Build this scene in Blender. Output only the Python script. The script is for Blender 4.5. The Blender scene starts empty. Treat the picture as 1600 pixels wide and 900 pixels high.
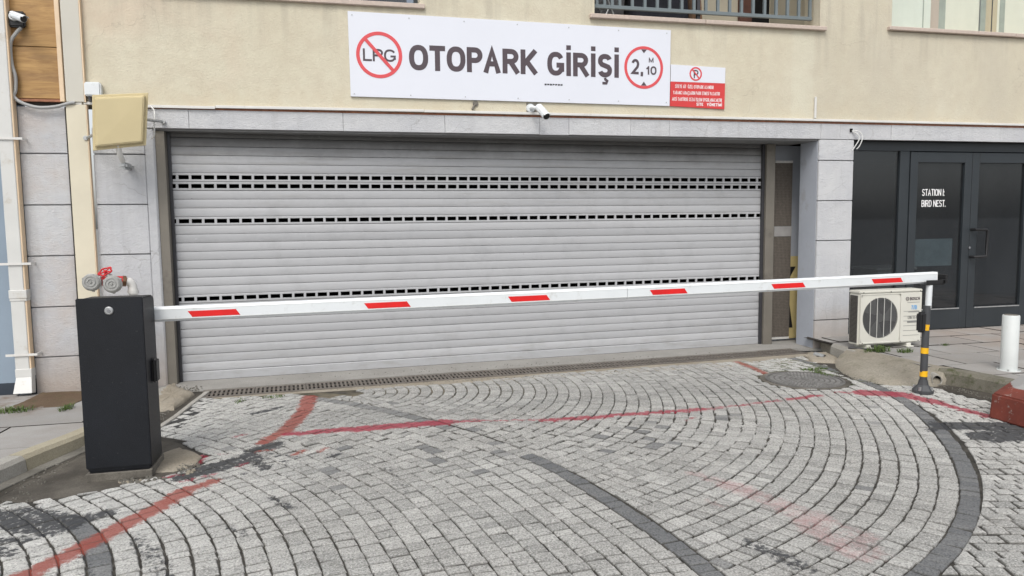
import bpy, bmesh, math, random
from mathutils import Vector, Matrix
random.seed(7)
S = bpy.context.scene
COL = S.collection
R = math.radians

# ------------------------------------------------------------------ camera
cam = bpy.data.cameras.new("camera")
cam.sensor_width = 36; cam.lens = 1150 / 1600 * 36; cam.clip_end = 2000; cam.clip_start = .05
cam_ob = bpy.data.objects.new("camera", cam); COL.objects.link(cam_ob)
yaw, pit, rol = R(13.3116), R(5.1865), R(-.6578)
fw = Vector((math.sin(yaw) * math.cos(pit), math.cos(yaw) * math.cos(pit), -math.sin(pit)))
rt = Vector((math.cos(yaw), -math.sin(yaw), 0)); up = rt.cross(fw)
r2 = rt * math.cos(rol) + up * math.sin(rol); u2 = -rt * math.sin(rol) + up * math.cos(rol)
M = Matrix((r2, u2, -fw)).transposed().to_4x4(); M.translation = (0, 0, 1.6)
cam_ob.matrix_world = M
S.camera = cam_ob

# ------------------------------------------------------------------ world and sun
W = bpy.data.worlds.new("World"); S.world = W; W.use_nodes = True
wn = W.node_tree.nodes; wl = W.node_tree.links; wn.clear()
sky = wn.new('ShaderNodeTexSky'); sky.sky_type = 'NISHITA'; sky.sun_disc = False
SUN_EL, SUN_AZ = R(52), R(205)       # azimuth measured clockwise from +Y: behind the camera, a little left
sky.sun_elevation = SUN_EL; sky.sun_rotation = SUN_AZ
sky.air_density = 1.0; sky.dust_density = 3.0; sky.ozone_density = 1.0
hs = wn.new('ShaderNodeHueSaturation'); hs.inputs['Saturation'].default_value = .30
bg = wn.new('ShaderNodeBackground'); bg.inputs['Strength'].default_value = .15
wo = wn.new('ShaderNodeOutputWorld')
wl.new(sky.outputs[0], hs.inputs['Color']); wl.new(hs.outputs[0], bg.inputs[0]); wl.new(bg.outputs[0], wo.inputs[0])
sl = bpy.data.lights.new("sun", 'SUN'); sl.energy = 1.0; sl.angle = R(22); sl.color = (1, .965, .91)
so = bpy.data.objects.new("sun", sl); COL.objects.link(so)
sd = Vector((math.sin(SUN_AZ) * math.cos(SUN_EL), math.cos(SUN_AZ) * math.cos(SUN_EL), math.sin(SUN_EL)))
so.rotation_euler = sd.to_track_quat('Z', 'Y').to_euler(); so.location = (0, -5, 12)
S.view_settings.view_transform = 'Standard'; S.view_settings.look = 'None'
S.view_settings.exposure = 0.46; S.view_settings.gamma = 1

# ------------------------------------------------------------------ material tools
class N:
    """small arithmetic on shader sockets"""
    def __init__(s, t, k): s.t = t; s.k = k
    def _op(s, op, o=None, o2=None, clamp=False):
        n = s.t.nodes.new('ShaderNodeMath'); n.operation = op; n.use_clamp = clamp
        for i, v in enumerate((s, o, o2)):
            if v is None: continue
            if isinstance(v, N): s.t.links.new(v.k, n.inputs[i])
            else: n.inputs[i].default_value = v
        return N(s.t, n.outputs[0])
    def __add__(s, o): return s._op('ADD', o)
    def __sub__(s, o): return s._op('SUBTRACT', o)
    def __mul__(s, o): return s._op('MULTIPLY', o)
    def max(s, o): return s._op('MAXIMUM', o)
    def min(s, o): return s._op('MINIMUM', o)
    def step(s, lo, hi):
        n = s.t.nodes.new('ShaderNodeMapRange'); n.clamp = True
        s.t.links.new(s.k, n.inputs[0]); n.inputs[1].default_value = lo; n.inputs[2].default_value = hi
        return N(s.t, n.outputs[0])

class Mat:
    def __init__(s, name, rough=.8, metal=0, spec=.5):
        s.m = bpy.data.materials.new(name); s.m.use_nodes = True; s.t = s.m.node_tree
        s.b = s.t.nodes['Principled BSDF']; s.b.inputs['Roughness'].default_value = rough
        s.b.inputs['Metallic'].default_value = metal; s.b.inputs['Specular IOR Level'].default_value = spec
        s.g = s.t.nodes.new('ShaderNodeNewGeometry'); s.pos = s.g.outputs['Position']
    def noise(s, scale, detail=3, rough=.5, dist=0, vec=None, stretch=None):
        n = s.t.nodes.new('ShaderNodeTexNoise'); n.inputs['Scale'].default_value = scale
        n.inputs['Detail'].default_value = detail; n.inputs['Roughness'].default_value = rough; n.inputs['Distortion'].default_value = dist
        v = vec or s.pos
        if stretch:
            mp = s.t.nodes.new('ShaderNodeVectorMath'); mp.operation = 'MULTIPLY'; s.t.links.new(v, mp.inputs[0]); mp.inputs[1].default_value = stretch; v = mp.outputs[0]
        s.t.links.new(v, n.inputs['Vector']); return N(s.t, n.outputs['Fac'])
    def voro(s, scale, feature='F1'):
        n = s.t.nodes.new('ShaderNodeTexVoronoi'); n.inputs['Scale'].default_value = scale; n.feature = feature
        s.t.links.new(s.pos, n.inputs['Vector']); return N(s.t, n.outputs['Distance'])
    def crack(s, scale, w=.006, warp=.25):
        n = s.t.nodes.new('ShaderNodeTexVoronoi'); n.inputs['Scale'].default_value = scale; n.feature = 'DISTANCE_TO_EDGE'
        s.t.links.new(s.warp(3, warp, 5), n.inputs['Vector']); return N(s.t, n.outputs['Distance']).step(w, 0)
    def attr(s, name):
        n = s.t.nodes.new('ShaderNodeAttribute'); n.attribute_name = name; return N(s.t, n.outputs['Fac'])
    def xyz(s):
        n = s.t.nodes.new('ShaderNodeSeparateXYZ'); s.t.links.new(s.pos, n.inputs[0]); return [N(s.t, n.outputs[i]) for i in range(3)]
    def rnd(s):
        n = s.t.nodes.new('ShaderNodeObjectInfo'); return N(s.t, n.outputs['Random'])
    def mix(s, f, a, b):
        n = s.t.nodes.new('ShaderNodeMix'); n.data_type = 'RGBA'; n.clamp_factor = True
        if isinstance(f, N): s.t.links.new(f.k, n.inputs['Factor'])
        else: n.inputs['Factor'].default_value = f
        for k, v in ((6, a), (7, b)):
            if isinstance(v, tuple): n.inputs[k].default_value = (*v, 1)
            else: s.t.links.new(v, n.inputs[k])
        return n.outputs[2]
    def color(s, c):
        if isinstance(c, tuple): s.b.inputs['Base Color'].default_value = (*c, 1)
        else: s.t.links.new(c, s.b.inputs['Base Color'])
        return s
    def rough(s, v): s.t.links.new(v.k, s.b.inputs['Roughness']); return s
    def bump(s, h, dist=.004, strength=.6):
        n = s.t.nodes.new('ShaderNodeBump'); n.inputs['Distance'].default_value = dist; n.inputs['Strength'].default_value = strength
        s.t.links.new(h.k, n.inputs['Height']); s.t.links.new(n.outputs[0], s.b.inputs['Normal']); return s
    def seg(s, a, b, w, soft=.012, warp=None):
        """1 inside the painted stroke from a to b (ground coordinates), width w"""
        v = s.t.nodes.new('ShaderNodeVectorMath'); v.operation = 'SUBTRACT'
        s.t.links.new(warp or s.pos, v.inputs[0]); v.inputs[1].default_value = (a[0], a[1], 0)
        fl = s.t.nodes.new('ShaderNodeVectorMath'); fl.operation = 'MULTIPLY'; s.t.links.new(v.outputs[0], fl.inputs[0]); fl.inputs[1].default_value = (1, 1, 0)
        dx, dy = b[0] - a[0], b[1] - a[1]; L2 = dx * dx + dy * dy
        d = s.t.nodes.new('ShaderNodeVectorMath'); d.operation = 'DOT_PRODUCT'; s.t.links.new(fl.outputs[0], d.inputs[0]); d.inputs[1].default_value = (dx / L2, dy / L2, 0)
        t = N(s.t, d.outputs['Value'])._op('ADD', 0., clamp=True)
        sc = s.t.nodes.new('ShaderNodeVectorMath'); sc.operation = 'SCALE'; sc.inputs[0].default_value = (dx, dy, 0); s.t.links.new(t.k, sc.inputs['Scale'])
        ds = s.t.nodes.new('ShaderNodeVectorMath'); ds.operation = 'DISTANCE'; s.t.links.new(fl.outputs[0], ds.inputs[0]); s.t.links.new(sc.outputs[0], ds.inputs[1])
        return N(s.t, ds.outputs['Value']).step(w / 2 + soft, w / 2 - soft)
    def warp(s, scale, amt, detail=3):
        n = s.t.nodes.new('ShaderNodeTexNoise'); n.inputs['Scale'].default_value = scale; n.inputs['Detail'].default_value = detail
        s.t.links.new(s.pos, n.inputs['Vector'])
        a = s.t.nodes.new('ShaderNodeVectorMath'); a.operation = 'SUBTRACT'; s.t.links.new(n.outputs['Color'], a.inputs[0]); a.inputs[1].default_value = (.5, .5, .5)
        b = s.t.nodes.new('ShaderNodeVectorMath'); b.operation = 'SCALE'; s.t.links.new(a.outputs[0], b.inputs[0]); b.inputs['Scale'].default_value = amt
        c = s.t.nodes.new('ShaderNodeVectorMath'); c.operation = 'ADD'; s.t.links.new(b.outputs[0], c.inputs[0]); s.t.links.new(s.pos, c.inputs[1])
        return c.outputs[0]

def plain(name, c, rough=.6, metal=0, var=.12, scale=8, bump=0, spec=.5, dirt=None):
    m = Mat(name, rough, metal, spec)
    n = m.noise(scale, 5, .6)
    lo = tuple(x * (1 - var) for x in c); hi = tuple(min(1, x * (1 + var)) for x in c)
    col = m.mix(n.step(.3, .7), lo, hi)
    if dirt:
        d = m.noise(dirt[1], 6, .7).step(dirt[2], dirt[2] + .12)
        col = m.mix(d * dirt[3], col, dirt[0])
    m.color(col)
    if bump: m.bump(m.noise(bump, 3, .6), .003, .5)
    return m.m

# ---- masonry
def stucco():
    m = Mat('stucco', .95, spec=.2)
    x, y, z = m.xyz()
    big = m.noise(.9, 5, .55).step(.3, .7); med = m.noise(6, 4, .6).step(.35, .65)
    c = m.mix(big, (.585, .54, .415), (.645, .605, .48))
    c = m.mix(med * .35, c, (.50, .43, .33))
    grain = m.noise(48, 4, .75)
    c = m.mix(grain.step(.58, .72) * .26, c, (.38, .345, .27))
    c = m.mix(grain.step(.40, .30) * .35, c, (.74, .68, .56))
    # greyish weathering on the right half, streaks under the sills
    grey = (m.noise(1.3, 4, .6, stretch=(1, 1, .35)).step(.38, .66)) * x.step(2.5, 6.0)
    c = m.mix(grey * .6, c, (.50, .46, .375))
    pk = m.noise(1.1, 3, .5, dist=.6).step(.48, .68) * x.step(1.0, -1.6)
    c = m.mix(pk * .45, c, (.60, .47, .36))
    streak = m.noise(6, 4, .6, stretch=(1, 1, .07)).step(.50, .70) * z.step(3.25, 3.8)
    c = m.mix(streak * .42, c, (.36, .33, .27))
    # repair stripe of paler render
    st = (x - 5.42)._op('ABSOLUTE').step(.17, .12) * m.noise(4, 3).step(.25, .5)
    c = m.mix(st * .3, c, (.66, .65, .53))
    low = m.noise(3, 4, .6).step(.4, .7) * z.step(3.0, 2.76)
    c = m.mix(low * .3, c, (.72, .62, .42))
    ck = m.crack(.75, .004, .5) * m.noise(1.1, 3).step(.50, .60)
    c = m.mix(ck * .3, c, (.30, .26, .20))
    m.color(c)
    m.bump(m.noise(55, 4, .75) + m.noise(18, 4, .65) * .8, .006, .75)
    return m.m
def block_paint():
    m = Mat('grey_block_paint', .85, spec=.25)
    x, y, z = m.xyz()
    r = m.rnd()
    c = m.mix(r, (.525, .53, .54), (.575, .58, .585))
    c = m.mix(m.noise(3, 5, .6).step(.35, .7) * .5, c, (.42, .43, .46))
    pk = m.noise(2.2, 5, .6).step(.42, .62) * x.step(-2.2, -2.5)
    c = m.mix(pk * .55, c, (.50, .44, .40))
    base = (m.noise(5, 5, .65) * .5 + z.step(.8, 0)).step(.55, 1.15)
    c = m.mix(base * .7, c, (.36, .30, .25))
    chip = m.noise(13, 6, .7).step(.66, .69) * m.noise(2, 2).step(.45, .6)
    c = m.mix(chip * .8, c, (.66, .66, .65))
    dr = m.noise(9, 5, .6, stretch=(1, 1, .05)).step(.56, .75)
    c = m.mix(dr * .22, c, (.27, .26, .25))
    ck = m.crack(1.6, .008, .4) * m.noise(1.7, 3).step(.52, .60)
    c = m.mix(ck * .4, c, (.25, .24, .23))
    m.color(c); m.bump(m.noise(42, 5, .75, stretch=(1, 1, 2.2)) + m.noise(12, 4, .6) * 1.2, .010, .8)
    return m.m
def concrete(name, a, b, wet=None, moss=0, grain=120):
    m = Mat(name, .9, spec=.25)
    c = m.mix(m.noise(2.2, 6, .65).step(.3, .7), a, b)
    c = m.mix(m.noise(grain, 2, .6).step(.35, .75) * .5, c, tuple(x * .55 for x in a))
    if moss:
        mo = m.noise(7, 6, .7).step(.52, .66)
        c = m.mix(mo * moss, c, (.055, .065, .02))
    if wet:
        c = m.mix(m.noise(3, 4, .6).step(.4, .62) * .8, c, wet)
    m.color(c); m.bump(m.noise(60, 4, .7) + m.noise(9, 5, .6) * 1.2, .008, .7)
    return m.m

# painted strokes on the street: (a, b, width, strength)
BRICK = [((-1.60, 3.45), (-1.33, 3.88), .125, 1), ((-1.33, 3.88), (-1.20, 4.13), .125, 1), ((-1.20, 4.13), (-1.05, 4.42), .13, 1),
         ((-1.05, 4.42), (-.93, 4.68), .13, 1), ((-.93, 4.68), (-.80, 4.80), .11, .8),
         ((-.58, 5.58), (-.44, 5.84), .12, .9), ((-.44, 5.84), (-.32, 6.43), .14, .9), ((-.32, 6.43), (-.29, 6.98), .15, .9),
         ((4.335, 7.42), (4.27, 6.50), .09, .9), ((4.27, 6.55), (4.30, 6.42), .16, .7),
         ((-.60, 5.36), (-.50, 5.38), .06, .7), ((-.33, 5.22), (-.28, 5.30), .07, .8), ((-.17, 5.24), (-.12, 5.32), .05, .8)]
CRIM = [((-.88, 4.90), (-.80, 4.93), .05, .8), ((-.70, 5.05), (-.64, 5.10), .05, .7), ((-1.0, 4.84), (-.94, 4.88), .05, .8), ((-.86, 5.38), (-.80, 5.36), .04, .7), ((-.40, 5.75), (.12, 5.77), .13, .9), ((.12, 5.75), (.80, 5.76), .17, .95), ((.80, 5.76), (1.05, 5.74), .10, .7),
        ((1.05, 5.74), (1.60, 5.60), .10, .42), ((1.60, 5.60), (2.12, 5.57), .14, .66), ((2.12, 5.60), (2.96, 5.56), .14, .60),
        ((2.96, 5.55), (3.75, 5.66), .12, .38), ((3.85, 5.67), (4.20, 5.73), .10, .8),
        ((4.42, 5.80), (4.74, 5.66), .06, .8), ((4.66, 5.69), (4.92, 5.55), .24, .95), ((4.90, 5.55), (5.00, 5.25), .17, .95), ((5.00, 5.25), (5.03, 4.74), .13, .9),
        ((-1.0, 5.22), (-.97, 5.33), .11, 1), ((-1.12, 4.93), (-1.02, 5.0), .05, .8), ((-.98, 5.03), (-.93, 5.12), .04, .5), ((-.80, 5.78), (-.73, 5.83), .06, .8), ((2.68, 5.30), (2.76, 5.33), .07, .6)]
FAINT = [((2.15, 4.15), (2.22, 3.95), .14, .35), ((2.5, 3.3), (2.55, 3.05), .12, .4), ((2.26, 3.90), (2.40, 3.45), .22, .42), ((2.42, 3.40), (2.40, 2.95), .28, .45), ((2.0, 3.72), (2.05, 3.62), .10, .4)]
# dark shapes on the street (tar smears, old oil)
TAR = [((-.98, 5.0), (-.72, 5.2), .09, .95), ((-.66, 5.38), (-.5, 5.46), .10, .95), ((-.62, 5.12), (-.42, 5.22), .07, .85), ((-.38, 5.0), (-.28, 4.9), .05, .8), ((-.45, 4.72), (-.3, 4.6), .05, .6), ((.0, 4.75), (.08, 4.66), .05, .6), ((-1.05, 4.55), (-.95, 4.42), .05, .6), ((-.2, 3.95), (-.05, 3.75), .06, .5), ((-1.78, 4.5), (-1.5, 4.28), .30, .72), ((-1.5, 4.28), (-1.3, 4.42), .14, .8), ((-1.85, 4.1), (-1.62, 3.98), .16, .6), ((-.88, 4.98), (-.66, 5.12), .10, .9), ((-.52, 5.3), (-.30, 5.14), .06, .8), ((-.78, 5.42), (-.66, 5.5), .06, .7), ((-.75, 4.84), (-.52, 4.92), .06, .75), ((-.2, 4.62), (-.08, 4.5), .05, .65), ((-1.3, 3.95), (-1.15, 3.6), .1, .45), ((-.95, 5.08), (-.62, 5.28), .12, .9), ((-.70, 5.30), (-.45, 5.42), .10, .8), ((-.55, 5.0), (-.35, 5.1), .07, .75), ((-1.0, 4.86), (-.9, 4.92), .08, .8), ((-.3, 5.0), (-.1, 4.95), .05, .6), ((-.8, 4.62), (-.7, 4.5), .06, .6), ((.1, 4.2), (.2, 4.0), .07, .5), ((.55, 4.35), (.7, 4.15), .06, .4), ((-1.02, 4.93), (-.80, 5.03), .15, .95), ((-.80, 5.03), (-.58, 5.22), .13, .85), ((-.60, 5.40), (-.48, 5.52), .14, .95), ((-.50, 4.95), (-.62, 5.2), .10, .8),
       ((-.10, 5.10), (-.04, 5.14), .08, .9), ((-.92, 6.72), (-.80, 6.60), .05, .6), ((-.72, 6.47), (-.54, 6.62), .13, .75), ((-.35, 6.55), (-.28, 6.55), .04, .6),
       ((4.50, 4.62), (4.95, 4.45), .26, .92), ((4.55, 4.30), (4.95, 4.25), .30, .9), ((4.3, 4.55), (4.5, 4.62), .12, .8),
       ((-1.95, 4.55), (-1.62, 4.30), .22, .8), ((-1.62, 4.42), (-1.38, 4.35), .14, .8), ((-1.9, 4.2), (-1.6, 4.12), .12, .7),
       ((-1.16, 6.9), (-.95, 6.15), .05, .35), ((1.95, 3.15), (2.05, 2.85), .16, .5), ((1.75, 3.35), (1.9, 3.2), .04, .7),
       ((1.55, 6.48), (1.75, 6.15), .05, .4), ((2.0, 6.55), (2.25, 6.05), .06, .4), ((-.42, 4.40), (-.30, 4.22), .09, .7), ((-.62, 4.05), (-.5, 3.9), .1, .5), ((.28, 4.75), (.35, 4.3), .12, .3), ((-1.05, 4.0), (-.8, 3.5), .16, .35),
       ((3.9, 5.45), (4.1, 5.35), .05, .5), ((2.0, 4.5), (2.3, 4.3), .04, .4)]
def stroke_value(lst, x, y):
    """how far inside the painted strokes a ground point lies (stored on the mesh, thresholded in the material)"""
    best = -2.
    for (ax, ay), (bx, by), w, k in lst:
        dx, dy = bx - ax, by - ay; t = max(0, min(1, ((x - ax) * dx + (y - ay) * dy) / (dx * dx + dy * dy)))
        d = math.hypot(x - ax - t * dx, y - ay - t * dy)
        v = max(-1.5, min(1.2, (w / 2 - d) / .035)) + (k - 1) * 1.6
        if v > best: best = v
    return best
MARKS = (('brick', BRICK), ('crimson', CRIM), ('tar', TAR), ('faint', FAINT))
def put_marks(o, org=(0, 0)):
    pts = [(v.co.x + org[0], v.co.y + org[1]) for v in o.data.vertices]
    for nm, lst in MARKS:
        at = o.data.attributes.new(nm, 'FLOAT', 'POINT'); at.data.foreach_set('value', [stroke_value(lst, x, y) for x, y in pts])
def street_marks(m, c, wearscale=26):
    wear = m.noise(wearscale, 6, .75) - .5
    br = m.attr('brick'); cr = m.attr('crimson'); tar = m.attr('tar'); fa = m.attr('faint')
    c = m.mix((tar + wear * 5.5).step(.0, .6) * .95, c, (.046, .048, .052))
    c = m.mix((br + wear * 4.2).step(-.4, .4) * .86, c, (.27, .062, .045))
    c = m.mix((cr + wear * 4.6).step(-.3, .5) * .85, c, (.29, .026, .05))
    c = m.mix((fa + wear * 6.0 + (m.noise(5, 3) - .5) * 4).step(-.7, 1.4) * .5, c, (.40, .20, .20))
    return c
def sett_mat():
    m = Mat('granite_sett', .88, spec=.3)
    x, y, z = m.xyz()
    tone = m.attr('tone'); dark = m.attr('dark')
    g = m.noise(95, 4, .8); g2 = m.noise(60, 3, .7)
    c = m.mix(tone, (.27, .27, .255), (.46, .455, .43))
    c = m.mix(m.noise(1.7, 4, .6).step(.38, .66) * .35, c, (.25, .24, .22))
    # worn pale granite at the rims of the fan, dirtier where the cars turn
    edge = x.step(-.1, -1.3).max(x.step(3.7, 4.8)) * .75
    c = m.mix(edge * m.noise(9, 4, .6).step(.25, .6), c, (.58, .575, .545))
    c = m.mix(g.step(.51, .62) * .75, c, (.10, .10, .10))
    c = m.mix(g.step(.47, .36) * .55, c, (.72, .71, .68))
    c = m.mix(g2.step(.58, .72) * .35, c, (.16, .155, .15))
    dk = m.mix(g.step(.45, .65), (.135, .14, .145), (.06, .063, .067))
    c = m.mix(dark, c, dk)
    c = street_marks(m, c)
    rim = m.attr('rim')
    c = m.mix((rim * 1.25 - .25 + (m.noise(14, 5, .75) - .5) * 2.0).step(0, 1) * .46, c, (.095, .09, .08))
    st = (m.noise(4.5, 7, .78, dist=.4)).step(.575, .66); c = m.mix(st * .42, c, (.12, .115, .105))
    mo = (m.noise(10, 5, .7) + rim * .12).step(.52, .64) * (x.step(4.1, 4.6) * y.step(5.8, 6.4))
    c = m.mix(mo * .8, c, (.06, .075, .02))
    m.color(c); m.bump(g2 + m.noise(26, 4, .7) * 1.2, .006, .9)
    return m.m
def joint_mat():
    m = Mat('sanded_joint', .95, spec=.1)
    x, y, z = m.xyz()
    c = m.mix(m.noise(14, 5, .7).step(.35, .65), (.035, .033, .03), (.085, .08, .07))
    c = m.mix(y.step(6.3, 7.0) * m.noise(5, 4).step(.35, .6), c, (.17, .15, .11))
    mo = m.noise(6, 5, .6).step(.42, .58) * (x.step(3.9, 4.6) * y.step(5.7, 6.4)).max(x.step(-.2, -.7) * y.step(6.2, 6.9) * .7)
    c = m.mix(mo * .85, c, (.06, .08, .02))
    c = street_marks(m, c)
    m.color(c); m.bump(m.noise(80, 4, .7), .006, .8)
    return m.m
def shutter_mat():
    m = Mat('shutter_aluminium', .42, .0, .5)
    x, y, z = m.xyz()
    c = m.mix(m.rnd(), (.375, .38, .39), (.45, .455, .465))
    c = m.mix(m.noise(2.4, 5, .6, stretch=(.35, 1, 2)).step(.35, .7) * .2, c, (.36, .36, .365))
    du = m.noise(5, 5, .6, stretch=(.4, 1, 5)).step(.50, .75) * z.step(1.2, 2.3)
    c = m.mix(du * .5, c, (.26, .245, .22))
    lowd = m.noise(6, 5, .7, stretch=(.5, 1, 3)).step(.50, .72) * z.step(.5, .05)
    c = m.mix(lowd * .45, c, (.24, .22, .19))
    # soffit shade, with some soot, painted into the topmost slats
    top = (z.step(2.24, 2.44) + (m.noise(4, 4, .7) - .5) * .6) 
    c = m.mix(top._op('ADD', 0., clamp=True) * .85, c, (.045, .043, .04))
    sc = m.noise(30, 4, .7, stretch=(.25, 1, 2.5)).step(.69, .72)
    c = m.mix(sc * .55, c, (.68, .69, .70))
    sp = m.voro(7)
    c = m.mix(sp.step(.035, .02) * m.noise(3, 2).step(.45, .55), c, (.10, .09, .08))
    rt_ = (m.noise(14, 6, .8, dist=1.2).step(.62, .66)) * x.step(4.7, 5.0) * z.step(1.0, .7)
    c = m.mix(rt_ * .7, c, (.16, .15, .14))
    m.color(c); m.bump(m.noise(7, 3, .5, stretch=(.5, 1, 2)), .006, .25)
    return m.m
def glass(name, tint, refl_rough=.03, base=.06, haze=.01):
    m = bpy.data.materials.new(name); m.use_nodes = True; t = m.node_tree; t.nodes.clear()
    tr = t.nodes.new('ShaderNodeBsdfTransparent'); tr.inputs[0].default_value = (*tint, 1)
    gl = t.nodes.new('ShaderNodeBsdfGlossy'); gl.inputs['Roughness'].default_value = refl_rough; gl.inputs['Color'].default_value = (.95, .97, 1, 1)
    lw = t.nodes.new('ShaderNodeLayerWeight'); lw.inputs[0].default_value = .5
    fr = t.nodes.new('ShaderNodeMath'); fr.operation = 'POWER'; t.links.new(lw.outputs['Facing'], fr.inputs[0]); fr.inputs[1].default_value = 5
    nz = t.nodes.new('ShaderNodeTexNoise'); nz.inputs['Scale'].default_value = 3; nz.inputs['Detail'].default_value = 6
    ma = t.nodes.new('ShaderNodeMath'); ma.operation = 'MULTIPLY_ADD'; t.links.new(nz.outputs['Fac'], ma.inputs[0]); ma.inputs[1].default_value = .03; t.links.new(fr.outputs[0], ma.inputs[2])
    mb = t.nodes.new('ShaderNodeMath'); mb.operation = 'ADD'; t.links.new(ma.outputs[0], mb.inputs[0]); mb.inputs[1].default_value = base
    mx = t.nodes.new('ShaderNodeMixShader'); o = t.nodes.new('ShaderNodeOutputMaterial')
    df = t.nodes.new('ShaderNodeBsdfDiffuse'); df.inputs[0].default_value = (.42, .44, .45, 1); m2 = t.nodes.new('ShaderNodeMixShader')  # pale haze painted over the pane to level its reflections
    n2 = t.nodes.new('ShaderNodeTexNoise'); n2.inputs['Scale'].default_value = 2.2; n2.inputs['Detail'].default_value = 3; n2.inputs['Distortion'].default_value = .3
    mr = t.nodes.new('ShaderNodeMapRange'); mr.inputs[1].default_value = .35; mr.inputs[2].default_value = .75; mr.inputs[3].default_value = haze * .6; mr.inputs[4].default_value = haze * 1.1; t.links.new(n2.outputs['Fac'], mr.inputs[0])
    t.links.new(mb.outputs[0], mx.inputs[0]); t.links.new(tr.outputs[0], mx.inputs[1]); t.links.new(gl.outputs[0], mx.inputs[2]); t.links.new(mr.outputs[0], m2.inputs[0]); t.links.new(mx.outputs[0], m2.inputs[1]); t.links.new(df.outputs[0], m2.inputs[2]); t.links.new(m2.outputs[0], o.inputs[0])
    return m
def wood():
    m = Mat('wood_cladding', .55)
    g = m.noise(3.2, 6, .65, dist=.8, stretch=(1.2, 1, 9))
    c = m.mix(g.step(.3, .7), (.29, .155, .050), (.47, .285, .105))
    c = m.mix(m.noise(1.6, 4, .6, dist=1.5, stretch=(1, 1, 3)).step(.5, .7) * .5, c, (.19, .10, .045))
    f = m.noise(30, 4, .7, stretch=(.25, 1, 4)).step(.55, .75)
    c = m.mix(f * .35, c, (.17, .09, .04))
    m.color(c); m.bump(g, .002, .4); return m.m
def paving_slab():
    m = Mat('concrete_slab', .9, spec=.25)
    x, y, z = m.xyz()
    c = m.mix(m.rnd(), (.29, .285, .275), (.37, .36, .345))
    c = m.mix(m.noise(2.5, 6, .65).step(.35, .7) * .6, c, (.25, .225, .20))
    pk = x.step(6.6, 7.6) * m.noise(1.5, 4).step(.3, .6)
    c = m.mix(pk * .6, c, (.33, .26, .21))
    ed = (x + y * 0).step(-2.3, -2.55) * m.noise(6, 5, .7).step(.45, .65) * y.step(6.6, 7.0)
    c = m.mix(ed * .7, c, (.16, .10, .06))
    c = m.mix(m.noise(150, 2, .6).step(.5, .75) * .4, c, (.14, .135, .13))
    m.color(c); m.bump(m.noise(90, 3, .7) + m.noise(8, 4, .6), .004, .6); return m.m
def red_block():
    m = Mat('flaking_red_paint', .8)
    x, y, z = m.xyz()
    n = m.noise(11, 6, .75)
    red = m.mix(m.noise(6, 5, .6).step(.35, .7), (.12, .027, .017), (.20, .040, .024))
    red = m.mix(m.noise(18, 5, .7).step(.6, .66) * .8, red, (.30, .26, .23))
    grey = m.mix(m.noise(4, 5, .6), (.25, .245, .24), (.34, .335, .325))
    k = (z.step(.262, .225) * 1.0 + n * .6).step(.62, .70)
    c = m.mix(k, grey, red)
    m.color(c); m.bump(n + m.noise(50, 4, .7) * .4, .006, .8); return m.m
def iron(name='cast_iron', a=(.13, .115, .10), b=(.21, .19, .165)):
    m = Mat(name, .7, .35)
    c = m.mix(m.noise(9, 6, .7).step(.35, .65), a, b)
    c = m.mix(m.noise(30, 5, .7).step(.56, .7) * .6, c, (.20, .12, .07))
    m.color(c); m.bump(m.noise(120, 3, .7), .002, .6); return m.m
def manhole_mat():
    m = Mat('manhole_iron', .75, .25)
    c = m.mix(m.noise(9, 6, .7).step(.35, .65), (.13, .127, .12), (.19, .185, .175))
    m.color(c); m.bump(m.noise(90, 3, .7), .002, .6); return m.m

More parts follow.
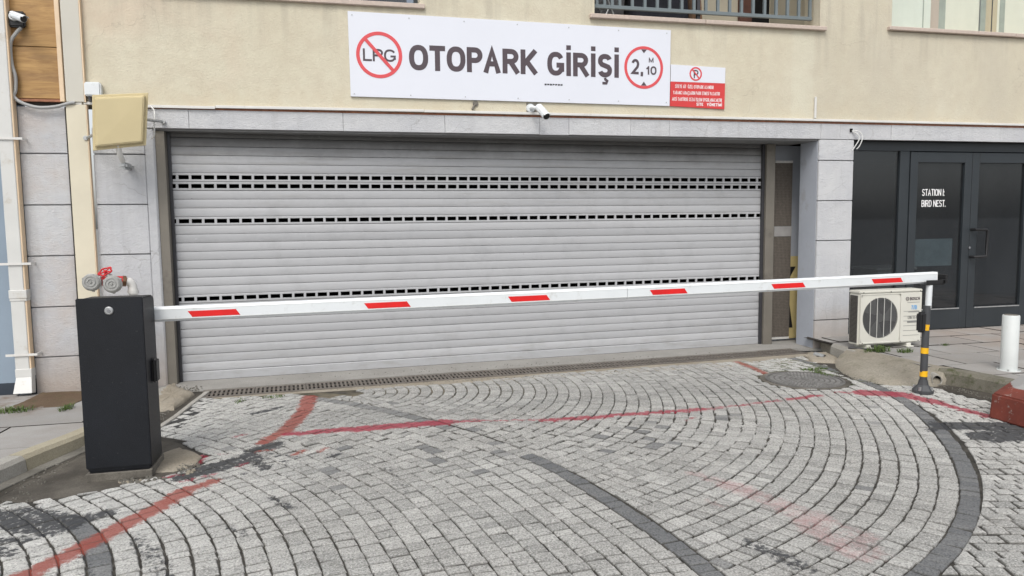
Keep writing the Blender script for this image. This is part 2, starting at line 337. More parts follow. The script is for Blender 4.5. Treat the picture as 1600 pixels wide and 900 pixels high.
MT = dict(
    stucco=stucco(), block=block_paint(), sett=sett_mat(), joint=joint_mat(), shutter=shutter_mat(), wood=wood(), slab=paving_slab(), red_block=red_block(), iron=iron(), manhole=manhole_mat(),
    asphalt=concrete('asphalt', (.05, .05, .05), (.065, .064, .062)),
    road=concrete('distant_paving', (.20, .20, .19), (.26, .255, .245)),
    threshold=concrete('threshold_concrete', (.27, .26, .24), (.36, .35, .325)),
    gutter=concrete('wet_gutter_concrete', (.13, .12, .10), (.24, .22, .19), wet=(.06, .054, .046)),
    pad=concrete('grimy_patch', (.085, .077, .064), (.18, .163, .138), wet=(.05, .045, .038)),
    gutter_stone=concrete('damp_gutter_stone', (.17, .16, .14), (.25, .24, .21), wet=(.10, .095, .08)),
    gutter_dark=concrete('silted_gutter', (.065, .058, .048), (.12, .108, .09), wet=(.04, .036, .03)),
    mortar=concrete('spilled_mortar', (.27, .235, .18), (.37, .335, .275), grain=70),
    mound=concrete('weathered_mortar', (.25, .225, .18), (.37, .34, .28), moss=.35, grain=60),
    kerb=concrete('kerb_concrete', (.33, .315, .28), (.45, .435, .40), moss=.12),
    kerb_mossy=concrete('mossy_kerb_concrete', (.15, .14, .11), (.27, .255, .21), moss=.92),
    kerb_yellow=concrete('yellowed_kerb_concrete', (.38, .34, .25), (.46, .42, .32), moss=.1),
    dirt=concrete('brown_dirt', (.10, .065, .04), (.17, .12, .08), moss=.3),
    sill=plain('sill_stone', (.50, .415, .355), .6, var=.1, scale=30, bump=60),
    joint_dark=plain('dark_joint', (.06, .055, .05), .95, spec=.1),  # plain dark colour of dirty joints, slab sides and backings
    white_panel=plain('white_sign_panel', (.70, .72, .78), .38, var=.015, scale=2),
    ink=plain('sign_ink', (.075, .055, .065), .5, var=.1),
    sign_red=plain('sign_red', (.66, .075, .085), .5, var=.05),
    board_red=plain('board_red', (.60, .045, .045), .5, var=.06),
    white_ink=plain('white_ink', (.85, .85, .85), .5, var=.02),
    white_paint=plain('white_powder_coat', (.70, .73, .74), .32, var=.04, scale=4, dirt=((.42, .41, .37), 9, .57, .45)),
    stud=plain('worn_iron_stud', (.24, .235, .225), .6, .2, var=.3, scale=12),
    panel_joint=plain('panel_joint_grey', (.24, .24, .245), .9),
    boom_edge=plain('boom_profile_edge', (.78, .79, .76), .35, var=.03),
    stripe=plain('red_reflective_tape', (.68, .010, .010), .4, var=.1, scale=12, dirt=((.40, .06, .05), 25, .6, .5)),
    black_metal=plain('dark_powder_coat', (.006, .0075, .011), .48, var=.25, scale=3, spec=.38, bump=220, dirt=((.10, .097, .09), 44, .635, .6)),
    black_plastic=plain('black_plastic', (.012, .012, .013), .45),
    chrome=plain('chrome', (.65, .66, .70), .18, 1),
    galv=plain('galvanised_steel', (.45, .46, .46), .45, .7, var=.2, scale=30),
    grey_metal=plain('taupe_steel', (.17, .155, .13), .55, .1, var=.12, scale=3, dirt=((.09, .08, .07), 4, .55, .5)),
    jamb_dark=plain('dark_rail', (.05, .05, .055), .5, .3),
    cream=plain('cream_metal_strip', (.64, .59, .46), .5, var=.05, scale=3, dirt=((.40, .36, .28), 3, .62, .35)),
    cream_grey=plain('grey_cream_board', (.54, .52, .455), .6, var=.04, scale=2),
    peach=plain('peach_edge_trim', (.70, .54, .37), .6, var=.08, scale=5),
    rust_trim=plain('rusty_trim', (.32, .14, .08), .8, var=.3, scale=20),
    downpipe=plain('downpipe_paint', (.60, .60, .575), .5, var=.05, scale=3, dirt=((.42, .36, .27), 4, .56, .6)),
    white_pvc=plain('white_pvc', (.66, .65, .62), .45, var=.06, scale=4, dirt=((.40, .36, .30), 6, .6, .5)),
    antenna=plain('beige_antenna_shell', (.58, .49, .285), .45, var=.04, scale=3, dirt=((.36, .29, .16), 4, .62, .4)),
    cable=plain('grey_cable', (.33, .335, .33), .55),
    white_cable=plain('white_cable', (.62, .62, .60), .55),
    valve_red=plain('valve_red', (.48, .015, .02), .4, var=.15, scale=20),
    coupling=plain('cast_aluminium', (.36, .36, .345), .5, .4, var=.15, scale=30, bump=150),
    brass=plain('tarnished_brass', (.16, .09, .05), .5, .5),
    shop_frame=plain('anthracite_frame', (.026, .032, .037), .42, var=.12, scale=3, dirt=((.11, .12, .125), 18, .66, .4)),
    shop_glass=glass('smoked_shop_glass', (.55, .58, .61), .03, .035, .028),
    interior=plain('dark_interior', (.11, .112, .118), .9),
    black_void=plain('unlit_depth_black', (.012, .012, .012), .95, spec=.05),  # near-black painted in for unlit depth: garage, drain bed, holes
    paper=plain('pale_paper_notice', (.42, .50, .47), .7),
    grey_return=plain('grey_return_paint', (.40, .425, .47), .8, var=.06, scale=3, bump=60, dirt=((.28, .27, .27), 3, .55, .5)),
    blue_wall=plain('blue_grey_render', (.25, .31, .375), .8, var=.05, scale=2, bump=60),
    dark_base=plain('dark_plinth_paint', (.03, .04, .055), .7, var=.1),
    mesh_metal=plain('perforated_panel_metal', (.15, .13, .11), .7, .2, var=.15, scale=30),
    mesh_frame=plain('panel_frame', (.33, .32, .31), .6, .2),
    yellow_board=plain('yellow_board', (.52, .42, .19), .6, var=.06),
    ac_white=plain('ac_case_enamel', (.62, .61, .545), .42, var=.04, scale=3, dirt=((.36, .33, .27), 8, .62, .4)),
    ac_dark=plain('ac_coil', (.035, .035, .037), .7),
    ac_grey=plain('ac_grille_shade', (.12, .12, .12), .7),
    ac_wire=plain('ac_grille_wire', (.50, .50, .47), .5),
    blue_ink=plain('blue_ink', (.15, .38, .68), .5), grey_ink=plain('grey_ink', (.22, .22, .21), .6),
    post_dark=plain('post_dark_rubber', (.055, .058, .062), .55, var=.12, scale=12),
    yellow=plain('yellow_reflective_band', (.80, .44, .01), .4, var=.06),
    bollard=plain('bollard_paint', (.60, .625, .61), .45, var=.05, scale=5, dirt=((.40, .38, .33), 9, .62, .4)),
    rail=plain('balcony_rail_paint', (.15, .18, .19), .45, var=.06),
    balcony_wall=plain('balcony_wall_paint', (.42, .385, .30), .8, var=.05, scale=2),
    brown_door=plain('brown_door_paint', (.085, .035, .025), .5, var=.3, scale=6),
    cloth_dark=plain('dark_cloth', (.012, .013, .02), .9, var=.3, scale=10),
    brown_cloth=plain('brown_cloth', (.26, .16, .10), .9, var=.3, scale=10),
    curtain_a=plain('pale_green_curtain', (.76, .79, .71), .8, var=.03), curtain_b=plain('pink_beige_curtain', (.52, .41, .33), .8, var=.04),
    curtain_c=plain('cream_curtain', (.80, .78, .66), .8, var=.03), curtain_d=plain('ochre_curtain', (.56, .46, .29), .8, var=.05), curtain_e=plain('sage_panel', (.34, .37, .31), .8),
    clear_glass=glass('balcony_glass', (.96, .97, .955), .02, .04),
    grass=plain('grass_blade', (.075, .12, .025), .7, var=.4, scale=30), soffit=plain('soffit_paint', (.20, .20, .20), .85),
)

# ------------------------------------------------------------------ mesh tools
def wloc(o):
    v = Vector((0, 0, 0))
    while o is not None: v = v + o.location; o = o.parent
    return v
class MB:
    def __init__(s): s.v = []; s.f = []; s.m = []
    def add(s, vs, fs, mi=0):
        k = len(s.v); s.v += [tuple(v) for v in vs]; s.f += [tuple(i + k for i in f) for f in fs]; s.m += [mi] * len(fs); return s
    def box(s, x0, x1, y0, y1, z0, z1, mi=0):
        v = [(x0, y0, z0), (x1, y0, z0), (x1, y1, z0), (x0, y1, z0), (x0, y0, z1), (x1, y0, z1), (x1, y1, z1), (x0, y1, z1)]
        return s.add(v, [(0, 3, 2, 1), (4, 5, 6, 7), (0, 1, 5, 4), (1, 2, 6, 5), (2, 3, 7, 6), (3, 0, 4, 7)], mi)
    def prism(s, poly, z0, z1, mi=0):
        """poly in XY, extruded in Z"""
        n = len(poly)
        v = [(p[0], p[1], z0) for p in poly] + [(p[0], p[1], z1) for p in poly]
        return s.add(v, [tuple(range(n))[::-1], tuple(range(n, 2 * n))] + [(i, (i + 1) % n, n + (i + 1) % n, n + i) for i in range(n)], mi)
    def prismy(s, poly, y0, y1, mi=0):
        """poly in XZ, extruded in Y (front y0)"""
        n = len(poly)
        v = [(p[0], y0, p[1]) for p in poly] + [(p[0], y1, p[1]) for p in poly]
        return s.add(v, [tuple(range(n)), tuple(range(n, 2 * n))[::-1]] + [(i, n + i, n + (i + 1) % n, (i + 1) % n) for i in range(n)], mi)
    def prismx(s, poly, x0, x1, mi=0):
        """poly in YZ, extruded in X"""
        n = len(poly)
        v = [(x0, p[0], p[1]) for p in poly] + [(x1, p[0], p[1]) for p in poly]
        return s.add(v, [tuple(range(n)), tuple(range(n, 2 * n))[::-1]] + [(i, n + i, n + (i + 1) % n, (i + 1) % n) for i in range(n)], mi)
    def tube(s, pts, r, n=8, mi=0, cap=True):
        pts = [Vector(p) for p in pts]; rs = r if isinstance(r, (list, tuple)) else [r] * len(pts)
        k = len(s.v); prev = None
        for i, p in enumerate(pts):
            d = (pts[min(i + 1, len(pts) - 1)] - pts[max(i - 1, 0)]).normalized()
            if prev is None: a = d.orthogonal().normalized()
            else: a = (prev - d * prev.dot(d)).normalized()
            prev = a; b = d.cross(a)
            for j in range(n):
                t = 2 * math.pi * j / n; s.v.append(tuple(p + (a * math.cos(t) + b * math.sin(t)) * rs[i]))
        for i in range(len(pts) - 1):
            for j in range(n):
                s.f.append((k + i * n + j, k + i * n + (j + 1) % n, k + (i + 1) * n + (j + 1) % n, k + (i + 1) * n + j)); s.m.append(mi)
        if cap:
            s.f.append(tuple(k + j for j in range(n))[::-1]); s.f.append(tuple(k + (len(pts) - 1) * n + j for j in range(n))); s.m += [mi, mi]
        return s
    def ring(s, cx, cz, r0, r1, y0, y1, n=48, mi=0):
        """flat annulus facing -Y"""
        v = []
        for y in (y0, y1):
            for r in (r0, r1):
                v += [(cx + r * math.cos(2 * math.pi * j / n), y, cz + r * math.sin(2 * math.pi * j / n)) for j in range(n)]
        f = []
        for j in range(n):
            q = (j + 1) % n
            f += [(j, n + j, n + q, q)[::-1], (2 * n + j, 3 * n + j, 3 * n + q, 2 * n + q), (n + j, 3 * n + j, 3 * n + q, n + q), (j, 2 * n + j, 2 * n + q, q)]
        return s.add(v, f, mi)
    def disc(s, cx, cy, cz, r, h, n=32, mi=0):
        return s.prism([(cx + r * math.cos(2 * math.pi * j / n), cy + r * math.sin(2 * math.pi * j / n)) for j in range(n)], cz, cz + h, mi)
    def build(s, name, mats, parent=None, bevel=0, smooth=False, local=False, seg=1, org=None, angle=None):
        me = bpy.data.meshes.new(name)
        o = bpy.data.objects.new(name, me)
        base = Vector((0, 0, 0))
        vs = s.v
        if not local:
            if parent is not None: base = wloc(parent); vs = [tuple(Vector(v) - base) for v in vs]
            else:
                if org is None:
                    xs = [v[0] for v in vs]; ys = [v[1] for v in vs]; org = ((min(xs) + max(xs)) / 2, (min(ys) + max(ys)) / 2, min(v[2] for v in vs))
                o.location = org; vs = [tuple(Vector(v) - Vector(org)) for v in vs]
        me.from_pydata(vs, [], s.f)
        mats = mats if isinstance(mats, (list, tuple)) else [mats]
        for k in mats: me.materials.append(MT[k] if isinstance(k, str) else k)
        if len(mats) > 1: me.polygons.foreach_set('material_index', s.m)
        bm = bmesh.new(); bm.from_mesh(me); bmesh.ops.recalc_face_normals(bm, faces=bm.faces)
        if bevel:
            es = [e for e in bm.edges if len(e.link_faces) == 2 and e.calc_face_angle(0) > R(28)]
            bmesh.ops.bevel(bm, geom=es, offset=bevel, segments=seg, affect='EDGES', clamp_overlap=True)
        bm.to_mesh(me); bm.free()
        if smooth:
            for p in me.polygons: p.use_smooth = True
            try: me.set_sharp_from_angle(angle=R(angle or 40))
            except Exception: pass
        COL.objects.link(o)
        if parent is not None: o.parent = parent
        return o

def tag(o, label=None, cat=None, group=None, kind=None):
    if label: o['label'] = label
    if cat: o['category'] = cat
    if group: o['group'] = group
    if kind: o['kind'] = kind
    return o
def empty(name, loc, label=None, cat=None, group=None, kind=None, parent=None, rz=0):
    o = bpy.data.objects.new(name, None); COL.objects.link(o); o.location = loc; o.rotation_euler = (0, 0, rz); o.empty_display_size = .1
    if parent is not None: o.parent = parent; o.location = Vector(loc) - wloc(parent)
    return tag(o, label, cat, group, kind)
def like(o, loc, parent=None, rot=None):
    """another piece sharing the mesh"""
    c = o.copy(); COL.objects.link(c); c.parent = parent if parent is not None else o.parent
    c.location = loc
    if rot: c.rotation_euler = rot
    return c
# ---- plain bold capitals drawn as strokes on a unit box; 'c' strokes keep their ends, the others run out to the edge
def arc(cx, cy, rx, ry, a0, a1, n=14, e=2.35):
    o = []
    for i in range(n + 1):
        t = R(a0 + (a1 - a0) * i / n); c, q = math.cos(t), math.sin(t)
        o.append((cx + rx * math.copysign(abs(c) ** (2 / e), c), cy + ry * math.copysign(abs(q) ** (2 / e), q)))
    return o
GL = {}
def gl(ch, w, *st): GL[ch] = (w, st)
gl('O', .80, ('o', arc(.5, .5, .5, .5, 0, 360, 36)[:-1])); gl('0', .58, ('o', arc(.5, .5, .5, .5, 0, 360, 32)[:-1]))
gl('T', .66, ('e', [(0, 1), (1, 1)]), ('b', [(.5, 1), (.5, 0)])); gl('L', .58, ('e', [(0, 1), (0, 0)]), ('b', [(0, 0), (1, 0)]))
gl('P', .68, ('e', [(0, 0), (0, 1)]), ('c', [(0, 1), (.5, 1)] + arc(.55, .735, .45, .265, 90, -90, 12, 2) + [(.5, .47), (0, .47)]))
gl('R', .74, ('e', [(0, 0), (0, 1)]), ('c', [(0, 1), (.5, 1)] + arc(.52, .745, .42, .255, 90, -90, 12, 2) + [(.5, .49), (0, .49)]), ('b', [(.45, .49), (.97, 0)]))
gl('B', .72, ('e', [(0, 0), (0, 1)]), ('c', [(0, 1), (.5, 1)] + arc(.52, .765, .40, .235, 90, -90, 12, 2) + [(.5, .53), (0, .53)]), ('c', [(0, .53), (.5, .53)] + arc(.54, .265, .46, .265, 90, -90, 12, 2) + [(.5, 0), (0, 0)]))
gl('D', .72, ('e', [(0, 0), (0, 1)]), ('c', [(0, 1), (.4, 1)] + arc(.42, .5, .58, .5, 90, -90, 18, 2.2) + [(.4, 0), (0, 0)]))
gl('A', .80, ('d', [(.02, 0), (.5, 1), (.98, 0)]), ('c', [(.2, .33), (.8, .33)])); gl('K', .74, ('e', [(0, 0), (0, 1)]), ('b', [(0, .32), (.93, 1)]), ('b', [(.33, .52), (.97, 0)]))
gl('G', .78, ('c', arc(.5, .5, .5, .5, 32, 325, 26) + [(1, .20), (1, .43), (.56, .43)])); gl('C', .74, ('c', arc(.5, .5, .5, .5, 35, 325, 26)))
gl('S', .70, ('c', arc(.5, .75, .46, .25, 18, 180, 12, 2.2) + [(.06, .66), (.2, .56), (.5, .5), (.82, .43), (.95, .33)] + arc(.5, .25, .47, .25, 0, -165, 12, 2.2)))
gl('I', .18, ('e', [(.5, 0), (.5, 1)])); gl('1', .42, ('e', [(.8, 0), (.8, 1)]), ('c', [(.8, .95), (.1, .70)]))
gl('M', .86, ('e', [(0, 0), (0, 1)]), ('c', [(0, 1), (.5, .05), (1, 1)]), ('e', [(1, 1), (1, 0)])); gl('N', .74, ('e', [(0, 0), (0, 1)]), ('c', [(0, 1), (1, 0)]), ('e', [(1, 0), (1, 1)]))
gl('E', .62, ('e', [(0, 0), (0, 1)]), ('b', [(0, 1), (1, 1)]), ('c', [(0, .5), (.95, .5)]), ('b', [(0, 0), (1, 0)])); gl('H', .72, ('e', [(0, 0), (0, 1)]), ('e', [(1, 0), (1, 1)]), ('c', [(0, .5), (1, .5)]))
gl('U', .72, ('c', [(0, 1.1), (0, .4)] + arc(.5, .32, .5, .32, 180, 360, 16) + [(1, .4), (1, 1.1)])); gl('Y', .74, ('b', [(.5, .42), (0, 1)]), ('b', [(.5, .42), (1, 1)]), ('b', [(.5, .46), (.5, 0)]))
gl('Z', .66, ('c', [(0, 1), (1, 1), (0, 0), (1.1, 0)])); gl('2', .60, ('c', arc(.5, .72, .46, .28, 165, -20, 14, 2) + [(.85, .48), (.05, .02), (1.08, .0)]))
gl('7', .58, ('c', [(0, 1), (1, 1), (.35, -.08)])); gl('8', .60, ('o', arc(.5, .76, .42, .24, 0, 360, 24)[:-1]), ('o', arc(.5, .26, .5, .26, 0, 360, 24)[:-1]))
gl('6', .60, ('o', arc(.5, .3, .5, .3, 0, 360, 24)[:-1]), ('c', arc(.5, .5, .5, .5, 60, 180, 12))); gl('9', .60, ('o', arc(.5, .7, .5, .3, 0, 360, 24)[:-1]), ('c', arc(.5, .5, .5, .5, 240, 360, 12)))
gl('5', .60, ('c', [(.95, 1), (.15, 1), (.05, .55), (.4, .62)] + arc(.5, .31, .5, .31, 80, -150, 16, 2))); gl('/', .4, ('e', [(0, 0), (1, 1)]))
gl('(', .3, ('c', arc(1, .5, 1, .65, 130, 230, 8, 2))); gl(')', .3, ('c', arc(0, .5, 1, .65, 50, -50, 8, 2)))
gl('.', .18, ('c', [(.5, -.09), (.5, .10)])); gl(':', .18, ('c', [(.5, -.09), (.5, .10)]), ('c', [(.5, .50), (.5, .70)])); gl(',', .22, ('c', [(.5, .12), (.5, -.05), (.2, -.25)]))
def stroke_mesh(mb, pts, t, y, closed=False):
    n = len(pts); L = []; Rr = []
    for i in range(n):
        p = pts[i]; a = pts[i - 1] if (i > 0 or closed) else None; c = pts[(i + 1) % n] if (i < n - 1 or closed) else None
        ds = []
        for u_, v_ in ((a, p), (p, c)):
            if u_ is not None and v_ is not None:
                dx, dy = v_[0] - u_[0], v_[1] - u_[1]; l = math.hypot(dx, dy) or 1; ds.append((dx / l, dy / l))
        nx, ny = -sum(d[1] for d in ds) / len(ds), sum(d[0] for d in ds) / len(ds); l = math.hypot(nx, ny) or 1; nx, ny = nx / l, ny / l
        k = min(2.2, 1 / max(.35, abs(nx * -ds[0][1] + ny * ds[0][0]))) * t / 2
        L.append((p[0] + nx * k, y, p[1] + ny * k)); Rr.append((p[0] - nx * k, y, p[1] - ny * k))
    m_ = n if closed else n - 1
    mb.add(L + Rr, [(n + i, n + (i + 1) % n, (i + 1) % n, i) for i in range(m_)])
def text(name, body, x0, x1, z0, caph, y, mat, parent, bold=.2, gap=.06, space=.30):
    """flat lettering facing -Y from x0 to x1, cap height caph on the baseline z0; bold is the stroke as a share of the cap height"""
    base = {'İ': 'I', 'Ş': 'S', 'Ö': 'O', 'Ç': 'C'}
    ws = [space if ch == ' ' else GL[base.get(ch, ch)][0] * (1 if ch not in 'Iİ' else max(1, bold / .18)) for ch in body]
    tot = sum(ws) + gap * (len(body) - 1); kx = (x1 - x0) / tot; mb = MB(); x = 0; t = min(bold * caph, .29 * .74 * kx); q = 0
    for ch, w in zip(body, ws):
        if ch != ' ':
            bx, bw = x0 + x * kx, w * kx; tw = min(t, bw * .98)
            X = lambda u: bx + tw / 2 + u * (bw - tw)
            Z = lambda v: z0 + t / 2 + v * (caph - t)
            for kind, pts in GL[base.get(ch, ch)][1]:
                q += 1; yy = y - .00012 * (q % 5); P = [(X(u), Z(v)) for u, v in pts]
                if kind in 'eb':
                    ends = ((0, 1), (-1, -2)) if kind == 'e' else ((-1, -2),)
                    for i, j in ends:
                        dx, dy = P[i][0] - P[j][0], P[i][1] - P[j][1]; l = math.hypot(dx, dy); P[i] = (P[i][0] + dx / l * t / 2, P[i][1] + dy / l * t / 2)
                if kind == 'd': P = [(P[0][0] - .0 * t, z0), P[1], (P[2][0], z0)]
                stroke_mesh(mb, P, min(t, tw), yy, kind == 'o')
            cx = bx + bw / 2
            if ch == 'İ': q += 1; stroke_mesh(mb, [(cx, z0 + caph * 1.10), (cx, z0 + caph * 1.10 + t * .95)], min(t, tw), y)
            if ch == 'Ö':
                for d_ in (-.22, .22): stroke_mesh(mb, [(cx + d_ * bw, z0 + caph * 1.10), (cx + d_ * bw, z0 + caph * 1.10 + t)], t * .8, y)
            if ch in 'ŞÇ': stroke_mesh(mb, [(cx, z0 - .02 * caph), (cx + .02 * caph, z0 - .09 * caph), (cx + .10 * caph, z0 - .15 * caph), (cx + .06 * caph, z0 - .25 * caph), (cx - .12 * caph, z0 - .25 * caph)], t * .55, y - .0007)
        x += w + gap
        if ch == 'P' and 'PA' in body: x -= .05
    return mb.build(name, mat, parent)

# ------------------------------------------------------------------ ground
g = MB(); g.add([(-400, -400, -.05), (400, -400, -.05), (400, 400, -.05), (-400, 400, -.05)], [(0, 1, 2, 3)])
tag(g.build('ground', 'road', org=(0, 0, -.05)), 'grey paving of the street running on beyond the picture', None, None, 'structure')

GUT_L = [(-2.95, 1.2), (-2.35, 3.4), (-1.95, 4.72), (-1.815, 5.1), (-1.70, 5.43), (-1.40, 6.21), (-1.27, 7.46)]
KERB_L = [(-3.45, 1.2), (-2.62, 3.4), (-2.10, 5.10), (-1.984, 5.46), (-1.843, 5.85), (-1.73, 6.4), (-1.60, 7.15), (-1.58, 7.70)]
TOPL = [(-1.12, 7.15), (-.2, 7.15), (1.03, 7.19), (2.06, 7.31), (3.16, 7.37), (3.94, 7.40), (4.65, 7.38), (5.25, 7.48)]
RGT = [(5.28, 7.30), (5.12, 6.85), (4.97, 6.29), (5.06, 5.955), (5.33, 5.76), (5.43, 5.62), (5.47, 5.1), (5.75, 3.6), (6.15, 1.2)]
region = [(-1.27, 7.30)] + TOPL + RGT + GUT_L[:-1]
bed = MB(); bx, by, st_ = 190, 126, .05
def bed_front(x): return min(7.52, 7.20 + .06 * (x + 1.285))
bv = [(-3.0 + i * st_, min(1.2 + j * st_, bed_front(-3.0 + i * st_)), -.009) for j in range(by + 1) for i in range(bx + 1)]
bed.add(bv, [(j * (bx + 1) + i, j * (bx + 1) + i + 1, (j + 1) * (bx + 1) + i + 1, (j + 1) * (bx + 1) + i) for j in range(by) for i in range(bx) if 1.2 + j * st_ < bed_front(-3.0 + i * st_)])
bed_ob = tag(bed.build('joint_bed', 'joint', org=(0, 0, 0)), 'dark sandy jointing between the granite setts', None, None, 'structure'); put_marks(bed_ob)
bpy.context.view_layer.update()

PATCH = [(-1.80, 5.6), (-1.97, 5.1), (-2.02, 4.80), (-1.82, 4.72), (-1.60, 4.76), (-1.42, 4.82), (-1.27, 4.94), (-1.09, 5.0), (-.98, 5.11), (-.96, 5.3), (-1.03, 5.52), (-1.16, 5.72), (-1.33, 5.92), (-1.47, 6.05)]
MH = (4.47, 6.33)
def circ(c, r, n=20): return [(c[0] + r * math.cos(2 * math.pi * i / n), c[1] + r * math.sin(2 * math.pi * i / n)) for i in range(n)]
HOLES = [PATCH, circ(MH, .42)]
def inside(p, poly):
    x, y = p; c = False; j = len(poly) - 1
    for i in range(len(poly)):
        xi, yi = poly[i]; xj, yj = poly[j]
        if (yi > y) != (yj > y) and x < (xj - xi) * (y - yi) / (yj - yi) + xi: c = not c
        j = i
    return c
def clip_half(poly, a, n):
    out = []
    for i in range(len(poly)):
        p, q = poly[i], poly[(i + 1) % len(poly)]
        dp = (p[0] - a[0]) * n[0] + (p[1] - a[1]) * n[1]; dq = (q[0] - a[0]) * n[0] + (q[1] - a[1]) * n[1]
        if dp >= 0: out.append(p)
        if (dp >= 0) != (dq >= 0):
            t = dp / (dp - dq); out.append((p[0] + (q[0] - p[0]) * t, p[1] + (q[1] - p[1]) * t))
    return out
def cen(poly): return (sum(p[0] for p in poly) / len(poly), sum(p[1] for p in poly) / len(poly))
def near_clip(poly, c, bound):
    for i in range(len(bound)):
        a, b = bound[i], bound[(i + 1) % len(bound)]
        dx, dy = b[0] - a[0], b[1] - a[1]; L = math.hypot(dx, dy)
        if L < 1e-6: continue
        t = ((c[0] - a[0]) * dx + (c[1] - a[1]) * dy) / L / L
        if t < -.1 / L or t > 1 + .1 / L: continue
        n = (-dy / L, dx / L); d = (c[0] - a[0]) * n[0] + (c[1] - a[1]) * n[1]
        if abs(d) > .11: continue
        if d < 0: n = (-n[0], -n[1])
        poly = clip_half(poly, a, n)
        if len(poly) < 3: return None
    return poly
def area(p): return abs(sum(p[i][0] * p[(i + 1) % len(p)][1] - p[(i + 1) % len(p)][0] * p[i][1] for i in range(len(p)))) / 2

CL = (-4.0, 2.75); RL = 5.66; CR = (.1, 7.0); RR = 5.0
def trench(x, y):
    lo = 5.2 - .26 * (x + .38)
    return -.9 < x < 3.2 and max(lo, 4.35) < y < 5.62
DARKPTS = [(0.03, 5.28), (0.58, 5.13), (0.63, 4.85), (1.06, 5.09), (0.99, 4.9), (1.26, 5.36), (1.32, 4.88), (0.93, 5.52), (1.86, 5.1), (1.86, 4.6), (2.17, 4.74), (2.16, 4.95), (2.35, 4.75), (2.68, 5.11), (2.99, 5.27), (-0.08, 4.82), (3.02, 3.64), (2.23, 5.05), (0.89, 4.54)]
setts = []          # (poly, dark, zoff)
rs = random.Random(11)
def add_sett(poly, dark, circles=()):
    c = cen(poly)
    if not inside(c, region): return
    for cc, r in circles:
        vx, vy = c[0] - cc[0], c[1] - cc[1]; d = math.hypot(vx, vy)
        if abs(d - r) < .13:
            n = (vx / d, vy / d)
            a = (cc[0] + vx / d * r, cc[1] + vy / d * r); poly = clip_half(poly, a, n)
            if len(poly) < 3: return
    for h in HOLES:
        if inside(c, h): return
        poly = near_clip(poly, c, h)
        if not poly: return
    poly = near_clip(poly, c, region)
    if not poly or area(poly) < .0007: return
    if any(math.hypot(c[0] - d[0], c[1] - d[1]) < .055 for d in DARKPTS): dark = .68
    setts.append((poly, dark, rs.uniform(-.004, .003)))
def strip(cc, r0, r1, a0, a1, cond, darkf, ccw=1, circles=()):
    """setts laid side by side in one curved course"""
    a = a0 + rs.uniform(0, .02); rm = (r0 + r1) / 2; gap = .0028
    while a < a1:
        w = rs.choice((.068, .078, .086, .092, .080)) * rs.uniform(.92, 1.08)
        da = w / rm; mid = a + da / 2
        x, y = cc[0] + rm * math.cos(mid), cc[1] + rm * math.sin(mid)
        if cond(x, y):
            tr = trench(x, y); jt = .018 if tr else .0066
            sk = rs.uniform(-.08, .08) * (1.8 if tr else 1)
            q = []
            wob = .014 * math.sin(x * 2.1 + .6 * y) + .010 * math.sin(y * 3.3 - x)
            cg = rs.choice((.0022, .0026, .003, .0035, .0055)) * (1.5 if x > 4.2 and y > 6.1 else 1)
            for (r, t) in ((r0 + gap, a + cg / rm), (r1 - gap, a + cg / rm + sk * da), (r1 - gap, a + da - cg / rm + sk * da), (r0 + gap, a + da - cg / rm)):
                rr = r + wob + rs.uniform(-1, 1) * jt * .55; tt = t + rs.uniform(-1, 1) * jt / rm * .5
                q.append((cc[0] + rr * math.cos(tt), cc[1] + rr * math.sin(tt)))
            d = darkf(x, y, rm)
            if tr and rs.random() < .03: d = rs.uniform(.4, .75)
            elif rs.random() < .003: d = .5
            add_sett(q, d, circles)
        a += da
# left fan: courses curve round a centre off to the left
def in_left(x, y): return math.hypot(x - CL[0], y - CL[1]) < RL
def dark_left(x, y, rm):
    if rm > RL - .11 and not trench(x, y) and y < 6.95: return (rs.uniform(.8, .95) if y < 5.2 else rs.uniform(.5, .65))
    if 3.0 < rm < 3.108 and y < 4.42: return rs.uniform(.7, .95)
    return 0
k = 0; r = RL
while r > .9:
    strip(CL, r - .108, r, R(-35), R(75), in_left, dark_left); r -= .108
# right fan: concentric courses round a point just in front of the drain
def in_right(x, y): return math.hypot(x - CL[0], y - CL[1]) >= RL - .06 and math.hypot(x - CR[0], y - CR[1]) < RR
def dark_right(x, y, rm):
    if rm > RR - .109: return rs.uniform(.78, .95)
    return 0
r = RR; w = .109
while r > .12:
    strip(CR, r - w, r, R(-150), R(60), in_right, dark_right, circles=((CL, RL),)); r -= w; w = rs.uniform(.102, .110)
# beyond the fan: staggered straight courses
ang = R(-18); ux, uy = math.cos(ang), math.sin(ang); vx, vy = -uy, ux
for j in range(-60, 60):
    v0 = j * .092; s0 = -8 + (j % 2) * .06
    s = s0
    while s < 8:
        L = rs.choice((.10, .115, .13)) * rs.uniform(.95, 1.05)
        cxm, cym = 4.6 + ux * (s + L / 2) + vx * v0, 4.6 + uy * (s + L / 2) + vy * v0
        if math.hypot(cxm - CR[0], cym - CR[1]) >= RR - .07 and cxm > 1.5 and -1 < cym < 7.4 and math.hypot(cxm - CL[0], cym - CL[1]) >= RL:
            q = []
            for (a, b) in ((s + .005, v0 + .005), (s + L - .005, v0 + .005), (s + L - .005, v0 + .087), (s + .005, v0 + .087)):
                a += rs.uniform(-.006, .006); b += rs.uniform(-.004, .004) + .012 * math.sin(a * 3 + j)
                q.append((4.6 + ux * a + vx * b, 4.6 + uy * a + vy * b))
            add_sett(q, 0, ((CR, RR + .016),))
        s += L
